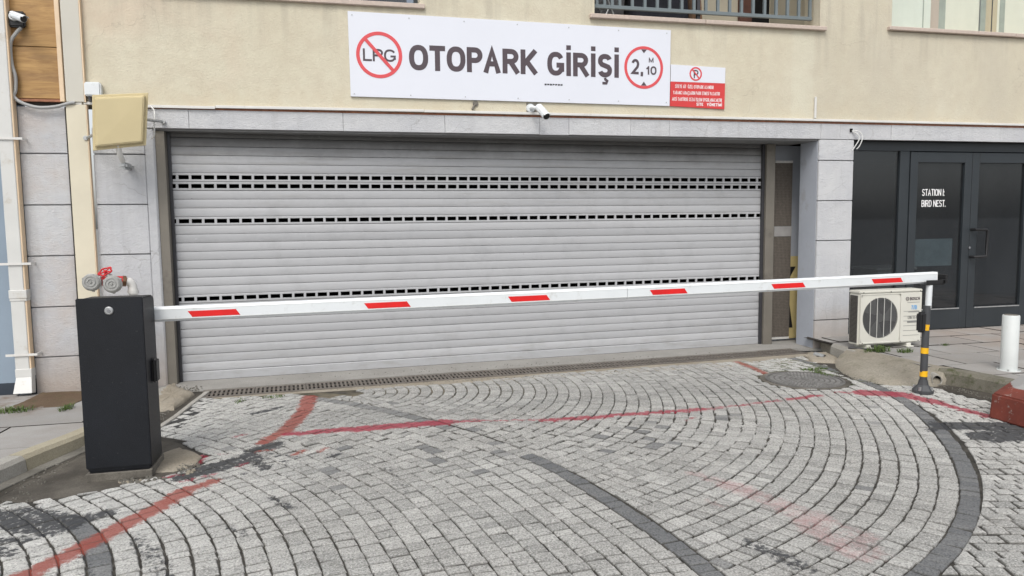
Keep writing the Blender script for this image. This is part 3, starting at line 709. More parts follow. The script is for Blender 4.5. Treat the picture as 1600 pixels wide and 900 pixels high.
def sett_geo(mb, tones, darks, poly, dark, zo):
    pp = []
    for i in range(len(poly)):
        p, q = poly[i], poly[(i + 1) % len(poly)]; n_ = 2 if math.hypot(q[0] - p[0], q[1] - p[1]) > .05 else 1
        for k in range(n_):
            t_ = k / n_; j_ = .0015 if k else 0
            pp.append((p[0] + (q[0] - p[0]) * t_ + rs.uniform(-j_, j_), p[1] + (q[1] - p[1]) * t_ + rs.uniform(-j_, j_)))
    poly = pp; c = cen(poly); n = len(poly); z0 = zo
    tx, ty = rs.uniform(-.03, .03), rs.uniform(-.03, .03)
    tone = min(1, max(-.2, rs.gauss(.5, .24)))
    def zz(p, d): return z0 + d + (p[0] - c[0]) * tx + (p[1] - c[1]) * ty
    def ins(k): return [(c[0] + (p[0] - c[0]) * k, c[1] + (p[1] - c[1]) * k) for p in poly]
    p1 = ins(.975); p2 = ins(.88); p3 = ins(.45)
    vs = [(p[0], p[1], -.02) for p in poly] + [(p[0], p[1], zz(p, -.0055)) for p in p1] + [(p[0], p[1], zz(p, rs.uniform(-.001, .0006))) for p in p2] + [(p[0], p[1], zz(p, .001)) for p in p3] + [(c[0], c[1], z0 + .0015)]
    fs = []
    for i in range(n):
        j = (i + 1) % n
        fs += [(i, j, n + j, n + i), (n + i, n + j, 2 * n + j, 2 * n + i), (2 * n + i, 2 * n + j, 3 * n + j, 3 * n + i), (3 * n + i, 3 * n + j, 4 * n)]
    mb.add(vs, fs); tones += [tone] * len(vs); darks += [dark] * len(vs); EDGE[0] += [1.] * (2 * n) + [.12] * n + [0.] * (n + 1)
EDGE = [[]]
def put_attr(o, tones, darks):
    rim, EDGE[0] = EDGE[0], []
    for nm, arr in (('tone', tones), ('dark', darks), ('rim', rim)):
        at = o.data.attributes.new(nm, 'FLOAT', 'POINT'); at.data.foreach_set('value', arr)
    put_marks(o, (2, 5))
cam_p = Vector((0, 0, 1.6)); Rinv = M.to_3x3().transposed()
def score(s):
    c = cen(s[0]); v = Rinv @ (Vector((c[0], c[1], 0)) - cam_p); d = -v.z
    if d < .5: return 0
    x, y = v.x / d * 1150, v.y / d * 1150
    if abs(x) > 810 or abs(y) > 455: return 0
    return area(s[0]) * 1.6 / d ** 3
for i, s in enumerate(setts): setts[i] = (*s, score(s))
# counter-clockwise outlines so the faces look up
fixed = []
for p, d, z, sc in setts:
    sa = sum(p[i][0] * p[(i + 1) % len(p)][1] - p[(i + 1) % len(p)][0] * p[i][1] for i in range(len(p)))
    fixed.append((p if sa > 0 else p[::-1], d, z, sc))
setts = sorted(fixed, key=lambda s: -s[3])
paving = empty('sett_paving', (2, 5, 0), 'street paved with small granite setts laid in fan-shaped courses', None, None, 'structure')
def build_raw(name, mb, mat, parent):
    base = wloc(parent); me = bpy.data.meshes.new(name)
    me.from_pydata([(v[0] - base.x, v[1] - base.y, v[2] - base.z) for v in mb.v], [], mb.f); me.materials.append(MT[mat])
    o = bpy.data.objects.new(name, me); COL.objects.link(o); o.parent = parent; return o
for s in setts[:300]:
    mb = MB(); t, d = [], []; sett_geo(mb, t, d, *s[:3]); put_attr(build_raw('sett', mb, 'sett', paving), t, d)
mb = MB(); t, d = [], []
for s in setts[300:]: sett_geo(mb, t, d, *s[:3])
o = build_raw('sett_field', mb, 'sett', paving); put_attr(o, t, d); o['kind'] = 'stuff'
print('setts', len(setts))

# concrete patches by the cabinet
def rough_patch(name, poly, z, mat, label, h=.012, bumps=.004, seed=3, drop=-.02):
    rr = random.Random(seed); c = cen(poly); dense = []
    for i in range(len(poly)):
        a, b = poly[i], poly[(i + 1) % len(poly)]; n = max(1, int(math.hypot(b[0] - a[0], b[1] - a[1]) / .05))
        for k in range(n): dense.append((a[0] + (b[0] - a[0]) * k / n + rr.uniform(-.008, .008), a[1] + (b[1] - a[1]) * k / n + rr.uniform(-.008, .008)))
    n = len(dense); vs = []; fs = []
    for lev, (kk, zz) in enumerate(((1.0, drop), (.985, z), (.9, z + h * .7), (.6, z + h), (.3, z + h))):
        vs += [(c[0] + (p[0] - c[0]) * kk, c[1] + (p[1] - c[1]) * kk, zz + (rr.uniform(-bumps, bumps) if lev > 1 else 0)) for p in dense]
    vs.append((c[0], c[1], z + h))
    for L in range(4):
        for i in range(n): j = (i + 1) % n; fs.append((L * n + i, L * n + j, (L + 1) * n + j, (L + 1) * n + i))
    for i in range(n): fs.append((4 * n + i, 4 * n + (i + 1) % n, 5 * n))
    mb = MB(); mb.add(vs, fs); return tag(mb.build(name, mat, smooth=True, angle=60), label, None, None, 'structure')
rough_patch('concrete_patch', PATCH, -.006, 'pad', 'damp dark concrete patch around the foot of the barrier cabinet', .004)
rough_patch('mortar_splash', [(-1.23, 5.06), (-1.08, 5.05), (-.97, 5.16), (-.95, 5.32), (-1.04, 5.48), (-1.16, 5.60), (-1.24, 5.5)], .002, 'mortar', 'sandy mortar splash with red paint spot right of the cabinet', .010, seed=5)

# gutter strips
def band(a, b, z): 
    mb = MB(); n = len(a)
    mb.add([(p[0], p[1], z) for p in a] + [(p[0], p[1], z) for p in b], [(i, i + 1, n + i + 1, n + i) for i in range(n - 1)]); return mb
kl = [(-3.45, 1.2), (-2.62, 3.4), (-2.10, 5.10), (-1.984, 5.46), (-1.843, 5.85), (-1.73, 6.4), (-1.58, 7.60)]
gl_ = [(-2.95, 1.2), (-2.35, 3.4), (-1.95, 4.72), (-1.815, 5.1), (-1.70, 5.43), (-1.38, 6.3), (-1.25, 7.60)]
tag(band(gl_, kl, -.006).build('gutter_left', 'gutter_dark', org=(-2, 5, -.006)), 'dark damp concrete gutter along the left kerb', None, None, 'structure')
tag(band([(-1.30, 7.14), (5.5, 7.14)], [(-1.30, 7.25), (5.5, 7.66)], -.004).build('drain_bedding', 'mortar', org=(2, 7.3, -.004)), 'sandy concrete bedding in front of the drain', None, None, 'structure')
kr_in = [(5.55, 7.4), (5.58, 6.4), (5.60, 5.86), (5.70, 5.55), (5.77, 5.09), (6.05, 3.6), (6.5, 1.2)]
tag(band(kr_in, [(5.2, 7.4), (4.9, 6.4), (5.25, 5.8), (5.43, 5.62), (5.47, 5.1), (5.75, 3.6), (6.15, 1.2)], -.006).build('gutter_right', 'gutter_dark', org=(5.6, 5, -.006)), 'dark wet gutter under the mossy right kerb', None, None, 'structure')
gs = empty('gutter_stones', (-2, 5, 0), 'row of narrow concrete blocks at the foot of the left kerb', None, None, 'structure')
tt, tot_ = 0, []
for a_, b_ in zip(kl, kl[1:]):
    L_ = math.hypot(b_[0] - a_[0], b_[1] - a_[1]); d_ = ((b_[0] - a_[0]) / L_, (b_[1] - a_[1]) / L_); n_ = (d_[1], -d_[0]); k_ = max(1, round(L_ / .28)); q_ = L_ / k_
    for i in range(k_):
        p0 = (a_[0] + d_[0] * q_ * i + n_[0] * .004, a_[1] + d_[1] * q_ * i + n_[1] * .004); e_ = q_ - .008; w_ = .095 + random.uniform(-.006, .006)
        if p0[1] < 5.8:
            u = MB(); u.prism([p0, (p0[0] + n_[0] * w_, p0[1] + n_[1] * w_), (p0[0] + n_[0] * w_ + d_[0] * e_, p0[1] + n_[1] * w_ + d_[1] * e_), (p0[0] + d_[0] * e_, p0[1] + d_[1] * e_)], -.03, .003 + random.uniform(-.003, .004))
            u.build('gutter_stone', 'gutter_stone', gs, bevel=.004)
# thin pale edging between gutter and setts, running up to the drain
e = MB()
pts = [(-1.43, 6.15), (-1.36, 6.55), (-1.31, 7.0), (-1.255, 7.42)]
for i in range(3):
    a, b = pts[i], pts[i + 1]
    e.prism([(a[0] - .022, a[1] + .004), (a[0] + .022, a[1] + .004), (b[0] + .022, b[1] - .004), (b[0] - .022, b[1] - .004)], -.02, .012)
tag(e.build('gutter_edging', 'kerb', bevel=.004), 'thin pale concrete edging running to the left end of the drain', None, None, 'structure')
e = MB(); e.add([(-1.40, 6.12, -.002), (-1.26, 6.12, -.002), (-1.13, 7.1, -.002), (-1.24, 7.3, -.002), (-1.30, 6.9, -.002)], [(0, 1, 2, 3, 4)])
tag(e.build('tar_strip', 'asphalt'), 'black tar strip beside the pale gutter edging', None, None, 'structure')

# threshold slab under the shutter
th = MB(); th.prism([(-1.75, 7.56), (-1.27, 7.50), (5.46, 7.90), (5.95, 7.72), (5.95, 9.6), (-1.75, 9.6)], -.03, .002)
tag(th.build('threshold', 'threshold'), 'pale concrete threshold between the drain and the shutter', None, None, 'structure')
rough_patch('mortar_fillet', [(-1.68, 7.86), (-1.70, 7.2), (-1.56, 6.75), (-1.42, 6.8), (-1.36, 7.35), (-1.5, 7.6)], .004, 'mortar', 'rough mortar at the foot of the left pier', .035, .006, 9)

# ------------------------------------------------------------------ pavements and kerbs
def zl(y): return max(.004, min(.09, .09 - .035 * (y - 5.4)))
def kerb(name, line, width, hfun, mat, label, side, seg=.9, mats=None):
    root = empty(name, (line[0][0], line[0][1], 0), label, None, None, 'structure')
    tot = 0; pts = [(0, Vector(line[0]))]
    for a, b in zip(line, line[1:]): tot += math.hypot(b[0] - a[0], b[1] - a[1]); pts.append((tot, Vector(b)))
    def at(t):
        for (t0, a), (t1, b) in zip(pts, pts[1:]):
            if t <= t1: return a + (b - a) * ((t - t0) / (t1 - t0)), (b - a).normalized()
        return pts[-1][1], (pts[-1][1] - pts[-2][1]).normalized()
    t = 0; i = 0; rr = random.Random(5)
    while t < tot - .05:
        t1 = min(tot, t + seg * rr.uniform(.98, 1.02)); rows = []
        nn = 4
        for k in range(nn + 1):
            p, d = at(t + .004 + (t1 - t - .008) * k / nn); n = Vector((-d.y, d.x)) * side; h = hfun(p.y)
            q = p + n * width
            rows.append([(p.x, p.y, -.03), (p.x + n.x * .012, p.y + n.y * .012, h * .75), (p.x + n.x * .035, p.y + n.y * .035, h), (q.x, q.y, h), (q.x, q.y, -.03)])
        mb = MB(); vs = [v for r_ in rows for v in r_]; fs = []
        for k in range(nn):
            for j in range(4): fs.append((k * 5 + j, (k + 1) * 5 + j, (k + 1) * 5 + j + 1, k * 5 + j + 1))
        fs += [(0, 1, 2, 3, 4), tuple(nn * 5 + j for j in (4, 3, 2, 1, 0))]
        mb.add(vs, fs); mb.build('kerb_stone', (mats(i) if mats else mat), root)
        t = t1; i += 1
    return root
kerb('kerb_left', KERB_L, .13, lambda y: zl(y) + .012, 'kerb', 'pale concrete kerb of the left pavement', 1, .865, lambda i: 'kerb_yellow' if i == 5 else 'kerb')
KERB_R = [(6.55, 1.2), (6.05, 3.6), (5.77, 5.09), (5.70, 5.55), (5.60, 5.88)]
kerb('kerb_right', KERB_R, .15, lambda y: .135, 'kerb_mossy', 'mossy concrete kerb of the right pavement', -1, .8)
kerb('kerb_short', [(5.50, 6.98), (5.585, 7.45)], .16, lambda y: .125, 'kerb', 'short white kerb stone at the foot of the right column', -1, .7)

def slabs(root, x0, x1, y0, y1, sx, sy, zf, keep, seed, th=.03):
    rr = random.Random(seed); y = y0; row = 0
    while y < y1 - .02:
        x = x0 - (sx * .5 if row % 2 else 0)
        while x < x1:
            a, b = max(x, x0), min(x + sx, x1)
            if b - a > .06:
                g_ = .009; j_ = lambda: rr.uniform(-.003, .003)
                p = [(a + g_ + j_(), y + g_ + j_()), (b - g_ + j_(), y + g_ + j_()), (b - g_ + j_(), min(y + sy, y1) - g_ + j_()), (a + g_ + j_(), min(y + sy, y1) - g_ + j_())]
                p = keep(p)
                if p and area(p) > .005:
                    dz = rr.uniform(-.006, .006); mb = MB(); n = len(p)
                    mb.add([(q[0], q[1], zf(q[1]) - th) for q in p] + [(q[0], q[1], zf(q[1]) + dz) for q in p],
                           [tuple(range(n, 2 * n))]); mb.f += [(i, (i + 1) % n, n + (i + 1) % n, n + i) for i in range(n)]; mb.m += [1] * n
                    mb.build('paving_slab', ['slab', 'joint_dark'], root)
            x += sx
        y += sy; row += 1
def keepL(p):
    for (a, b) in zip(KERB_L, KERB_L[1:]):
        cy = cen(p)[1]
        if a[1] - .3 <= cy <= b[1] + .3:
            dx, dy = b[0] - a[0], b[1] - a[1]; L = math.hypot(dx, dy); n = (-dy / L, dx / L)
            p = clip_half(p, (a[0] + n[0] * .135, a[1] + n[1] * .135), n)
            if len(p) < 3: return None
    return p
pl = empty('pavement_left', (-2.6, 6, 0), 'left pavement of large worn grey concrete slabs', None, None, 'structure')
slabs(pl, -6.0, -1.4, 2.0, 7.84, 1.0, .72, zl, keepL, 3)
u = MB(); u.add([(-6, 2, .05), (-3.15, 2, .05), (-2.2, 5.3, .05), (-1.75, 7.0, .01), (-1.75, 7.84, -.02), (-6, 7.84, -.02)], [(0, 1, 2, 3, 4, 5)]); u.build('slab_bed', 'joint_dark', pl)
def keepR(p):
    for (a, b) in zip([(6.55, 1.2), (6.05, 3.6), (5.77, 5.09), (5.70, 5.55), (5.60, 5.88)], [(6.05, 3.6), (5.77, 5.09), (5.70, 5.55), (5.60, 5.88), (5.64, 7.45)]):
        cy = cen(p)[1]
        if a[1] - .3 <= cy <= b[1] + .3:
            dx, dy = b[0] - a[0], b[1] - a[1]; L = math.hypot(dx, dy); n = (dy / L, -dx / L)
            off = .155 if a[1] < 5.8 else .0
            p = clip_half(p, (a[0] + n[0] * off, a[1] + n[1] * off), n)
            if len(p) < 3: return None
    return p
prt = empty('pavement_right', (7, 6.5, .13), 'right pavement of grey and pinkish concrete slabs in front of the shop', None, None, 'structure')
slabs(prt, 5.45, 12.0, 2.0, 7.98, .62, .5, lambda y: .13, keepR, 8)
u = MB(); u.add([(5.75, 5.9, .118), (5.93, 4.9, .118), (6.7, 2, .118), (12, 2, .118), (12, 7.98, .118), (5.6, 7.98, .118)], [(0, 1, 2, 3, 4, 5)]); u.build('slab_bed', 'joint_dark', prt)
u = MB(); u.prism([(5.66, 7.03), (5.95, 7.0), (6.16, 7.84), (5.74, 7.84), (5.70, 7.47)], -.03, .116); u.build('slab_bed', 'mound', prt)

# weathered mortar ramp where the right kerb is broken
def mound():
    outer = [(5.33, 7.02), (5.14, 6.78), (5.0, 6.5), (4.96, 6.28), (4.99, 6.08), (5.08, 5.93), (5.22, 5.82), (5.36, 5.75), (5.50, 5.74), (5.62, 5.78)]
    inner = [(5.62, 7.12), (5.66, 6.9), (5.66, 6.68), (5.66, 6.5), (5.67, 6.32), (5.68, 6.16), (5.70, 6.04), (5.72, 5.95), (5.74, 5.9), (5.76, 5.86)]
    rr = random.Random(4); V = []; n = len(outer); K = 9
    for i in range(n):
        for k in range(K):
            t = k / (K - 1); h = .138 * (1 - (1 - t) ** 1.45) - (.02 if k == 0 else 0)
            V.append((outer[i][0] + (inner[i][0] - outer[i][0]) * t + rr.uniform(-.018, .018), outer[i][1] + (inner[i][1] - outer[i][1]) * t, h + (rr.uniform(-.011, .009) if 0 < k < K - 1 else 0)))
    mb = MB(); mb.add(V, [(i * K + k, (i + 1) * K + k, (i + 1) * K + k + 1, i * K + k + 1) for i in range(n - 1) for k in range(K - 1)])
    return mb.build('mortar_ramp', 'mound', smooth=True, angle=70)
tag(mound(), 'sloping weathered mortar ramp between the setts and the right pavement', None, None, 'structure')
# small mortar collar with a pipe mouth beside it
rough_patch('mortar_collar', [(5.60, 7.52), (5.42, 7.58), (5.22, 7.42), (5.10, 7.1), (5.30, 6.98), (5.46, 7.1)], .0, 'mortar', 'pale mortar collar at the right end of the drain', .03, .004, 12)
p = MB(); p.tube([(5.28, 7.30, .045), (5.32, 7.18, .028)], .028, 12, cap=False); p.disc(5.30, 7.24, .026, .04, .008, 16, 1)
tag(p.build('drain_pipe_mouth', ['galv', 'black_void']), 'small dark pipe mouth in the pale mortar by the column', 'pipe')
p = MB(); ax = Vector((.5, .82, .02)).normalized(); c0 = Vector((5.49, 5.75, .050)); K = 20; rr = random.Random(2); V = []
e1 = ax.cross(Vector((0, 0, 1))).normalized(); e2 = e1.cross(ax)
for rad, t0 in ((.046, 0), (.046, .2), (.040, .2), (.040, 0)):
    for j in range(K):
        t_ = 2 * math.pi * j / K; rag = (.03 * max(0, math.sin(t_ + .6)) + rr.uniform(0, .006)) if t0 == 0 else 0
        V.append(c0 + ax * (t0 + rag) + (e1 * math.cos(t_) + e2 * math.sin(t_)) * rad)
p.add(V, [(L * K + j, L * K + (j + 1) % K, ((L + 1) % 4) * K + (j + 1) % K, ((L + 1) % 4) * K + j) for L in (0, 2, 3) for j in range(K)])
p.add([c0 + ax * .07 + (e1 * math.cos(2 * math.pi * j / K) + e2 * math.sin(2 * math.pi * j / K)) * .0395 for j in range(K)], [tuple(range(K))], 1)
tag(p.build('rainwater_outlet', ['kerb', 'black_void']), 'broken white pipe outlet in the kerb behind the striped post', 'pipe')

# grit and small stones lying about
def grit(name, areas, label, seed, mat):
    rr = random.Random(seed); mb = MB()
    for (cx, cy, rx, ry, z, n, sz) in areas:
        for _ in range(n):
            a = rr.uniform(0, 6.28); d = rr.random() ** .6; x, y = cx + rx * d * math.cos(a), cy + ry * d * math.sin(a); r_ = sz * rr.uniform(.4, 1.4)
            P = [(x + r_ * math.cos(k * 1.257 + a) * rr.uniform(.7, 1.2), y + r_ * math.sin(k * 1.257 + a) * rr.uniform(.7, 1.2)) for k in range(5)]
            mb.add([(p[0], p[1], z) for p in P] + [(x + (p[0] - x) * .6, y + (p[1] - y) * .6, z + r_ * .9) for p in P], [(5, 6, 7, 8, 9)] + [(k, (k + 1) % 5, 5 + (k + 1) % 5, 5 + k) for k in range(5)])
    return tag(mb.build(name, mat), label, 'grit', None, 'stuff')
grit('grit', [(-1.25, 4.93, .16, .05, .0, 60, .010), (-1.0, 5.1, .08, .1, .006, 60, .007), (-1.5, 6.6, .10, .7, .002, 120, .007), (-1.9, 5.0, .12, .6, -.004, 110, .006), (-1.45, 7.5, .15, .2, .02, 70, .008), (1.5, 7.25, 2.4, .05, -.002, 160, .005), (5.55, 5.5, .07, .35, -.003, 110, .006), (5.0, 6.3, .1, .4, .0, 80, .006), (2.0, 7.85, 3.0, .12, .002, 130, .005)], 'small stones and grit lying in the gutters and against the walls', 4, 'gutter_stone')
grit('debris', [(-1.28, 4.92, .12, .03, .0, 7, .014), (-.98, 5.0, .05, .05, .0, 6, .013), (-1.62, 7.75, .06, .1, .01, 10, .018), (5.30, 7.3, .15, .12, .02, 8, .016)], 'broken mortar crumbs beside the barrier cabinet and the left pier', 9, 'mortar')
# grass tufts
def tuft(loc, r, n, h, label, seed):
    rr = random.Random(seed); mb = MB()
    for _ in range(n):
        a = rr.uniform(0, 6.28); d = rr.uniform(0, 1) ** .7; x, y = loc[0] + r[0] * d * math.cos(a), loc[1] + r[1] * d * math.sin(a)
        b = rr.uniform(0, 6.28); l = h * rr.uniform(.5, 1.2); w = .0035; dx, dy = math.cos(b), math.sin(b); px, py = -dy * w, dx * w; z = loc[2]
        mb.add([(x - px, y - py, z), (x + px, y + py, z), (x + dx * l * .3 + px * .8, y + dy * l * .3 + py * .8, z + l * .7), (x + dx * l * .3 - px * .8, y + dy * l * .3 - py * .8, z + l * .7), (x + dx * l * .9, y + dy * l * .9, z + l * .9)], [(0, 1, 2, 3), (3, 2, 4)])
    return tag(mb.build('grass', 'grass'), label, 'grass', None, 'stuff')
tuft((5.72, 6.83, .13), (.16, .07), 170, .07, 'green grass growing on the mortar ramp before the air conditioner', 1)
tuft((5.98, 6.72, .13), (.09, .06), 80, .05, 'grass tuft in the slab joint under the air conditioner', 2)
tuft((6.72, 6.95, .13), (.05, .03), 40, .03, 'tiny weed in a slab joint right of the striped post', 3)
tuft((-2.72, 6.95, .03), (.16, .10), 200, .05, 'grass at the foot of the downpipe', 4)
tuft((-2.30, 6.90, .035), (.05, .12), 110, .045, 'weeds in the slab joint beside the cabinet', 5)
tuft((4.86, 6.72, 0), (.16, .06), 130, .022, 'weeds between the setts behind the manhole cover', 6)
tuft((4.80, 6.52, 0), (.05, .16), 90, .02, 'weeds between the setts right of the manhole cover', 7)
tuft((-.62, 7.02, 0), (.12, .05), 40, .025, 'small weeds between the setts at the drain', 8)
tuft((-.9, 6.95, 0), (.05, .1), 30, .02, 'low weeds between setts left of the brick-red line', 9)
rough_patch('dirt_strip', [(-2.80, 7.5), (-2.86, 6.95), (-2.55, 6.75), (-2.33, 7.0), (-2.30, 7.4), (-2.35, 7.7), (-2.78, 7.75)], .028, 'dirt', 'brown dirt on the slabs below the downpipe', .006, .003, 15, drop=.0)

# ------------------------------------------------------------------ drain
D0 = Vector((-1.285, 7.205)); D1 = Vector((5.40, 7.605)); dd = (D1 - D0); DLEN = dd.length; dang = math.atan2(dd.y, dd.x)
drain = empty('channel_drain', (D0.x, D0.y, 0), 'long cast iron slotted channel drain across the garage entrance', 'drain', rz=dang)
b = MB(); b.box(0, DLEN, .0, .30, -.034, -.030); b.build('channel_bed', 'black_void', drain, local=True)  # black sheet paints the dark of a deeper channel under the slots
b = MB(); b.box(0, DLEN, -.02, .0, -.03, .003); b.box(0, DLEN, .30, .325, -.03, .003); b.build('channel_frame', 'iron', drain, local=True)
NG = 14; GLEN = DLEN / NG
b = MB(); pw = GLEN - .006; b.box(0, pw, .004, .034, -.008, .001); b.box(0, pw, .266, .296, -.008, .001); b.box(0, pw, .141, .159, -.008, .001)
ns = 11
for i in range(ns + 1):
    x = i * (pw - .022) / ns
    b.box(x, x + .021, .034, .141, -.006, -.0005); b.box(x, x + .021, .159, .266, -.006, -.0005)
g0 = b.build('grate', 'iron', drain, local=True)
for i in range(1, NG): like(g0, (i * GLEN, 0, random.uniform(-.002, .002)), drain)
g0.location = (0, 0, 0)

# manhole
mh = empty('manhole_cover', (MH[0], MH[1], 0), 'round cast iron manhole cover near the right kerb', 'manhole cover')
b = MB(); b.disc(MH[0], MH[1], -.02, .42, .018, 40); b.build('mortar_surround', 'gutter', mh)
b = MB(); b.disc(MH[0], MH[1], -.01, .345, .011, 48); b.build('cover_plate', 'manhole', mh)
b = MB()
for k, rr_ in enumerate((.06, .11, .16, .21, .26, .31)):
    n = int(rr_ * 2 * math.pi / .034)
    for j in range(n):
        a = 2 * math.pi * (j + .5 * (k % 2)) / n; cx, cy = MH[0] + rr_ * math.cos(a), MH[1] + rr_ * math.sin(a); t_ = (-math.sin(a), math.cos(a)); q_ = (math.cos(a), math.sin(a))
        b.prism([(cx + t_[0] * i1 * .011 + q_[0] * i2 * .016, cy + t_[1] * i1 * .011 + q_[1] * i2 * .016) for i1, i2 in ((-1, -1), (1, -1), (1, 1), (-1, 1))][::-1], .001, .0065)
o = b.build('raised_studs', 'stud', mh); o['kind'] = 'stuff'
b = MB(); n = 40
b.add([(MH[0] + r_ * math.cos(2 * math.pi * j / n), MH[1] + r_ * math.sin(2 * math.pi * j / n), z_) for (r_, z_) in ((.350, -.01), (.350, .006), (.372, .006), (.372, -.01)) for j in range(n)],
      [(L * n + j, L * n + (j + 1) % n, (L + 1) * n + (j + 1) % n, (L + 1) * n + j) for L in range(3) for j in range(n)])
b.build('cover_ring', 'manhole', mh)

# ------------------------------------------------------------------ building
FY = 7.85
bld = empty('apartment_building', (1.9, FY, 0), 'cream rendered apartment building with grey block piers over a garage entrance', 'building')
ZT = 6.6
b = MB()
xs = [(-2.44, -1.5), (.91, 2.82), (5.63, 6.62), (9.6, 14)]
for a, c in xs: b.box(a, c, FY, FY + .3, 3.84 if True else 0, ZT)
b.box(-2.44, 14, FY, FY + .3, 2.745, 3.84)
b.build('rendered_wall', 'stucco', bld)
for a_ in ((-1.5, .91, 5.4), (2.82, 5.63, 6.2), (6.62, 9.6, 6.2)):
    b = MB(); b.box(a_[0], a_[1], FY + .02, FY + .3, a_[2], ZT); b.build('window_head', 'stucco', bld)
b = MB(); b.box(-2.22, 14, FY + .31, 12, ZT - .1, ZT); b.build('upper_slab', 'soffit', bld)
# lintel band of cladding panels
b = MB(); b.box(-2.22, 14, FY + .03, FY + .5, 2.548, 2.742); b.build('lintel', 'soffit', bld)
lint = bld.children[-1]
cuts = [-2.22, -1.373, .1, 1.15, 2.186, 2.522, 3.244, 3.718, 5.685]
cuts2 = [5.685, 5.95, 6.67, 8.3, 9.9, 11.5, 14]
for i, (a, c) in enumerate(list(zip(cuts, cuts[1:])) + list(zip(cuts2, cuts2[1:]))):
    dy = random.uniform(-.003, .003); bb = MB(); bb.box(a + .0014, c - .0014, FY + dy, FY + .028, 2.54 + (-.004 if a == 2.186 else 0), 2.722)
    o = bb.build('cladding_panel', 'block', lint, bevel=.0025)
b = MB(); b.box(-1.7, 5.66, FY + .03, FY + .75, 2.52, 2.547); b.build('opening_soffit', 'soffit', bld)
b = MB(); b.box(-2.22, 14, FY + .01, FY + .03, 2.722, 2.745); b.build('joint_filler', 'rust_trim', bld)
LV = [0, .345, .83, 1.32, 1.803, 2.285, 2.722]
def pier(x0, x1, top, label, lv=LV, first=-.03, yb=FY + .5, core=True):
    r = MB(); r.box(x0 + .004, x1 - .004, FY + .03, yb, -.05, 2.54 if top else 2.72)
    o = r.build('pier', 'panel_joint', bld); o['label'] = label
    for i, (a, c) in enumerate(zip(lv, lv[1:])):
        if top and c > 2.6: c = 2.537
        bb = MB(); dy = random.uniform(-.002, .002)
        bb.box(x0, x1, FY + dy, FY + .029, (first if i == 0 else a + .0045), c - .0045); bb.build('block_panel', 'block', o, bevel=.005, seg=2)
    return o
pier(-2.24, -1.785, True, 'grey block pier left of the shutter')
# the smooth reveal strip of the left pier
b = MB(); b.prism([(-1.783, FY + .004), (-1.71, FY + .012), (-1.695, FY + .03), (-1.695, FY + .5), (-1.783, FY + .5)], -.03, 2.537); b.build('pier_reveal', 'block', bld, bevel=.003)
pier(-2.86, -2.455, False, 'pinkish grey block pier beside the downpipe')
rc = pier(5.665, 6.145, True, 'pale grey block pier between garage and shop', yb=8.2)
b = MB(); b.box(5.661, 5.6688, FY + .03, 8.21, -.03, 2.52); b.build('pier_return', 'grey_return', bld)
# garage recess: back wall pieces
b = MB(); b.box(5.36, 6.3, 8.50, 8.6, -.03, 2.52); b.build('recess_wall', 'grey_return', bld)
b = MB(); b.box(-1.9, 6.3, 11.0, 11.1, -.03, 2.6); b.box(-1.95, -1.9, 7.95, 11.0, -.03, 2.6); b.box(6.0, 6.05, 8.61, 11.0, -.03, 2.6); b.box(-1.9, 6.0, 8.61, 11.0, 2.60, 2.65); b.build('garage_interior', 'black_void', bld)
# cream cover strip + upper board, wood cladding
b = MB(); b.box(-2.435, -2.262, 7.80, 7.848, .0, 2.738); b.build('cream_cover_strip', 'cream', bld, bevel=.004)
b = MB(); b.box(-2.262, -2.256, 7.797, 7.848, .0, 2.738); b.build('strip_edge', 'peach', bld)
b = MB(); b.box(-2.455, -2.437, 7.83, 7.9, .0, 2.72); b.build('shadow_gap', 'joint_dark', bld)
b = MB(); b.box(-2.43, -2.275, 7.81, 7.848, 2.765, ZT); b.build('upper_board', 'cream_grey', bld, bevel=.003)
b = MB(); b.box(-2.273, -2.262, 7.805, 7.848, 2.765, ZT); b.build('upper_board_edge', 'peach', bld)
wc = MB(); wc.box(-2.90, -2.47, 7.88, 7.95, 2.74, ZT); wc_o = wc.build('wood_cladding', 'joint_dark', bld)
z = 2.79
for hgt in (.475, .48, .48, .48, .48, .48, .48):
    bb = MB(); bb.box(-2.868, -2.485, 7.842, 7.878, z + .003, z + hgt - .003); bb.build('plank', 'wood', wc_o, bevel=.003); z += hgt
b = MB(); b.box(-2.483, -2.444, 7.815, 7.88, 2.765, ZT); b.build('trim_strip', 'peach', bld, bevel=.003)
b = MB(); b.box(-2.868, -2.47, 7.835, 7.88, 2.765, 2.787); b.build('bottom_trim', 'rust_trim', bld)
# neighbouring wall on the far left
nb = MB(); nb.box(-9, -2.95, 7.93, 8.3, .10, ZT); nbo = tag(nb.build('neighbour_wall', 'blue_wall'), 'blue grey rendered wall left of the downpipe with dark plinth', 'wall')
b = MB(); b.box(-9, -2.95, 7.92, 8.3, -.05, .099); b.build('plinth', 'dark_base', nbo)

# windows -------------------------------------------------------------
# left window: only its lower corner is in view
w1 = MB(); w1.box(-1.5, .91, 8.02, 8.07, 3.845, 3.90); w1.box(.87, .91, 8.02, 8.07, 3.90, 5.4); w1.box(-1.5, -1.46, 8.02, 8.07, 3.90, 5.4); w1.box(-.32, -.27, 8.02, 8.07, 3.90, 5.4)
w1o = w1.build('window', 'shop_frame', bld)
b = MB(); b.box(-1.46, .87, 8.04, 8.05, 3.90, 5.4); b.build('pane', 'shop_glass', w1o)
b = MB(); b.box(-1.6, .96, 7.81, 8.02, 3.795, 3.843); b.build('sill', 'sill', w1o, bevel=.006)
b = MB(); b.box(-1.5, .91, 9.2, 9.25, 3.84, 5.4); b.box(-1.5, .91, 8.08, 9.2, 3.80, 3.83); b.build('room', 'interior', w1o)
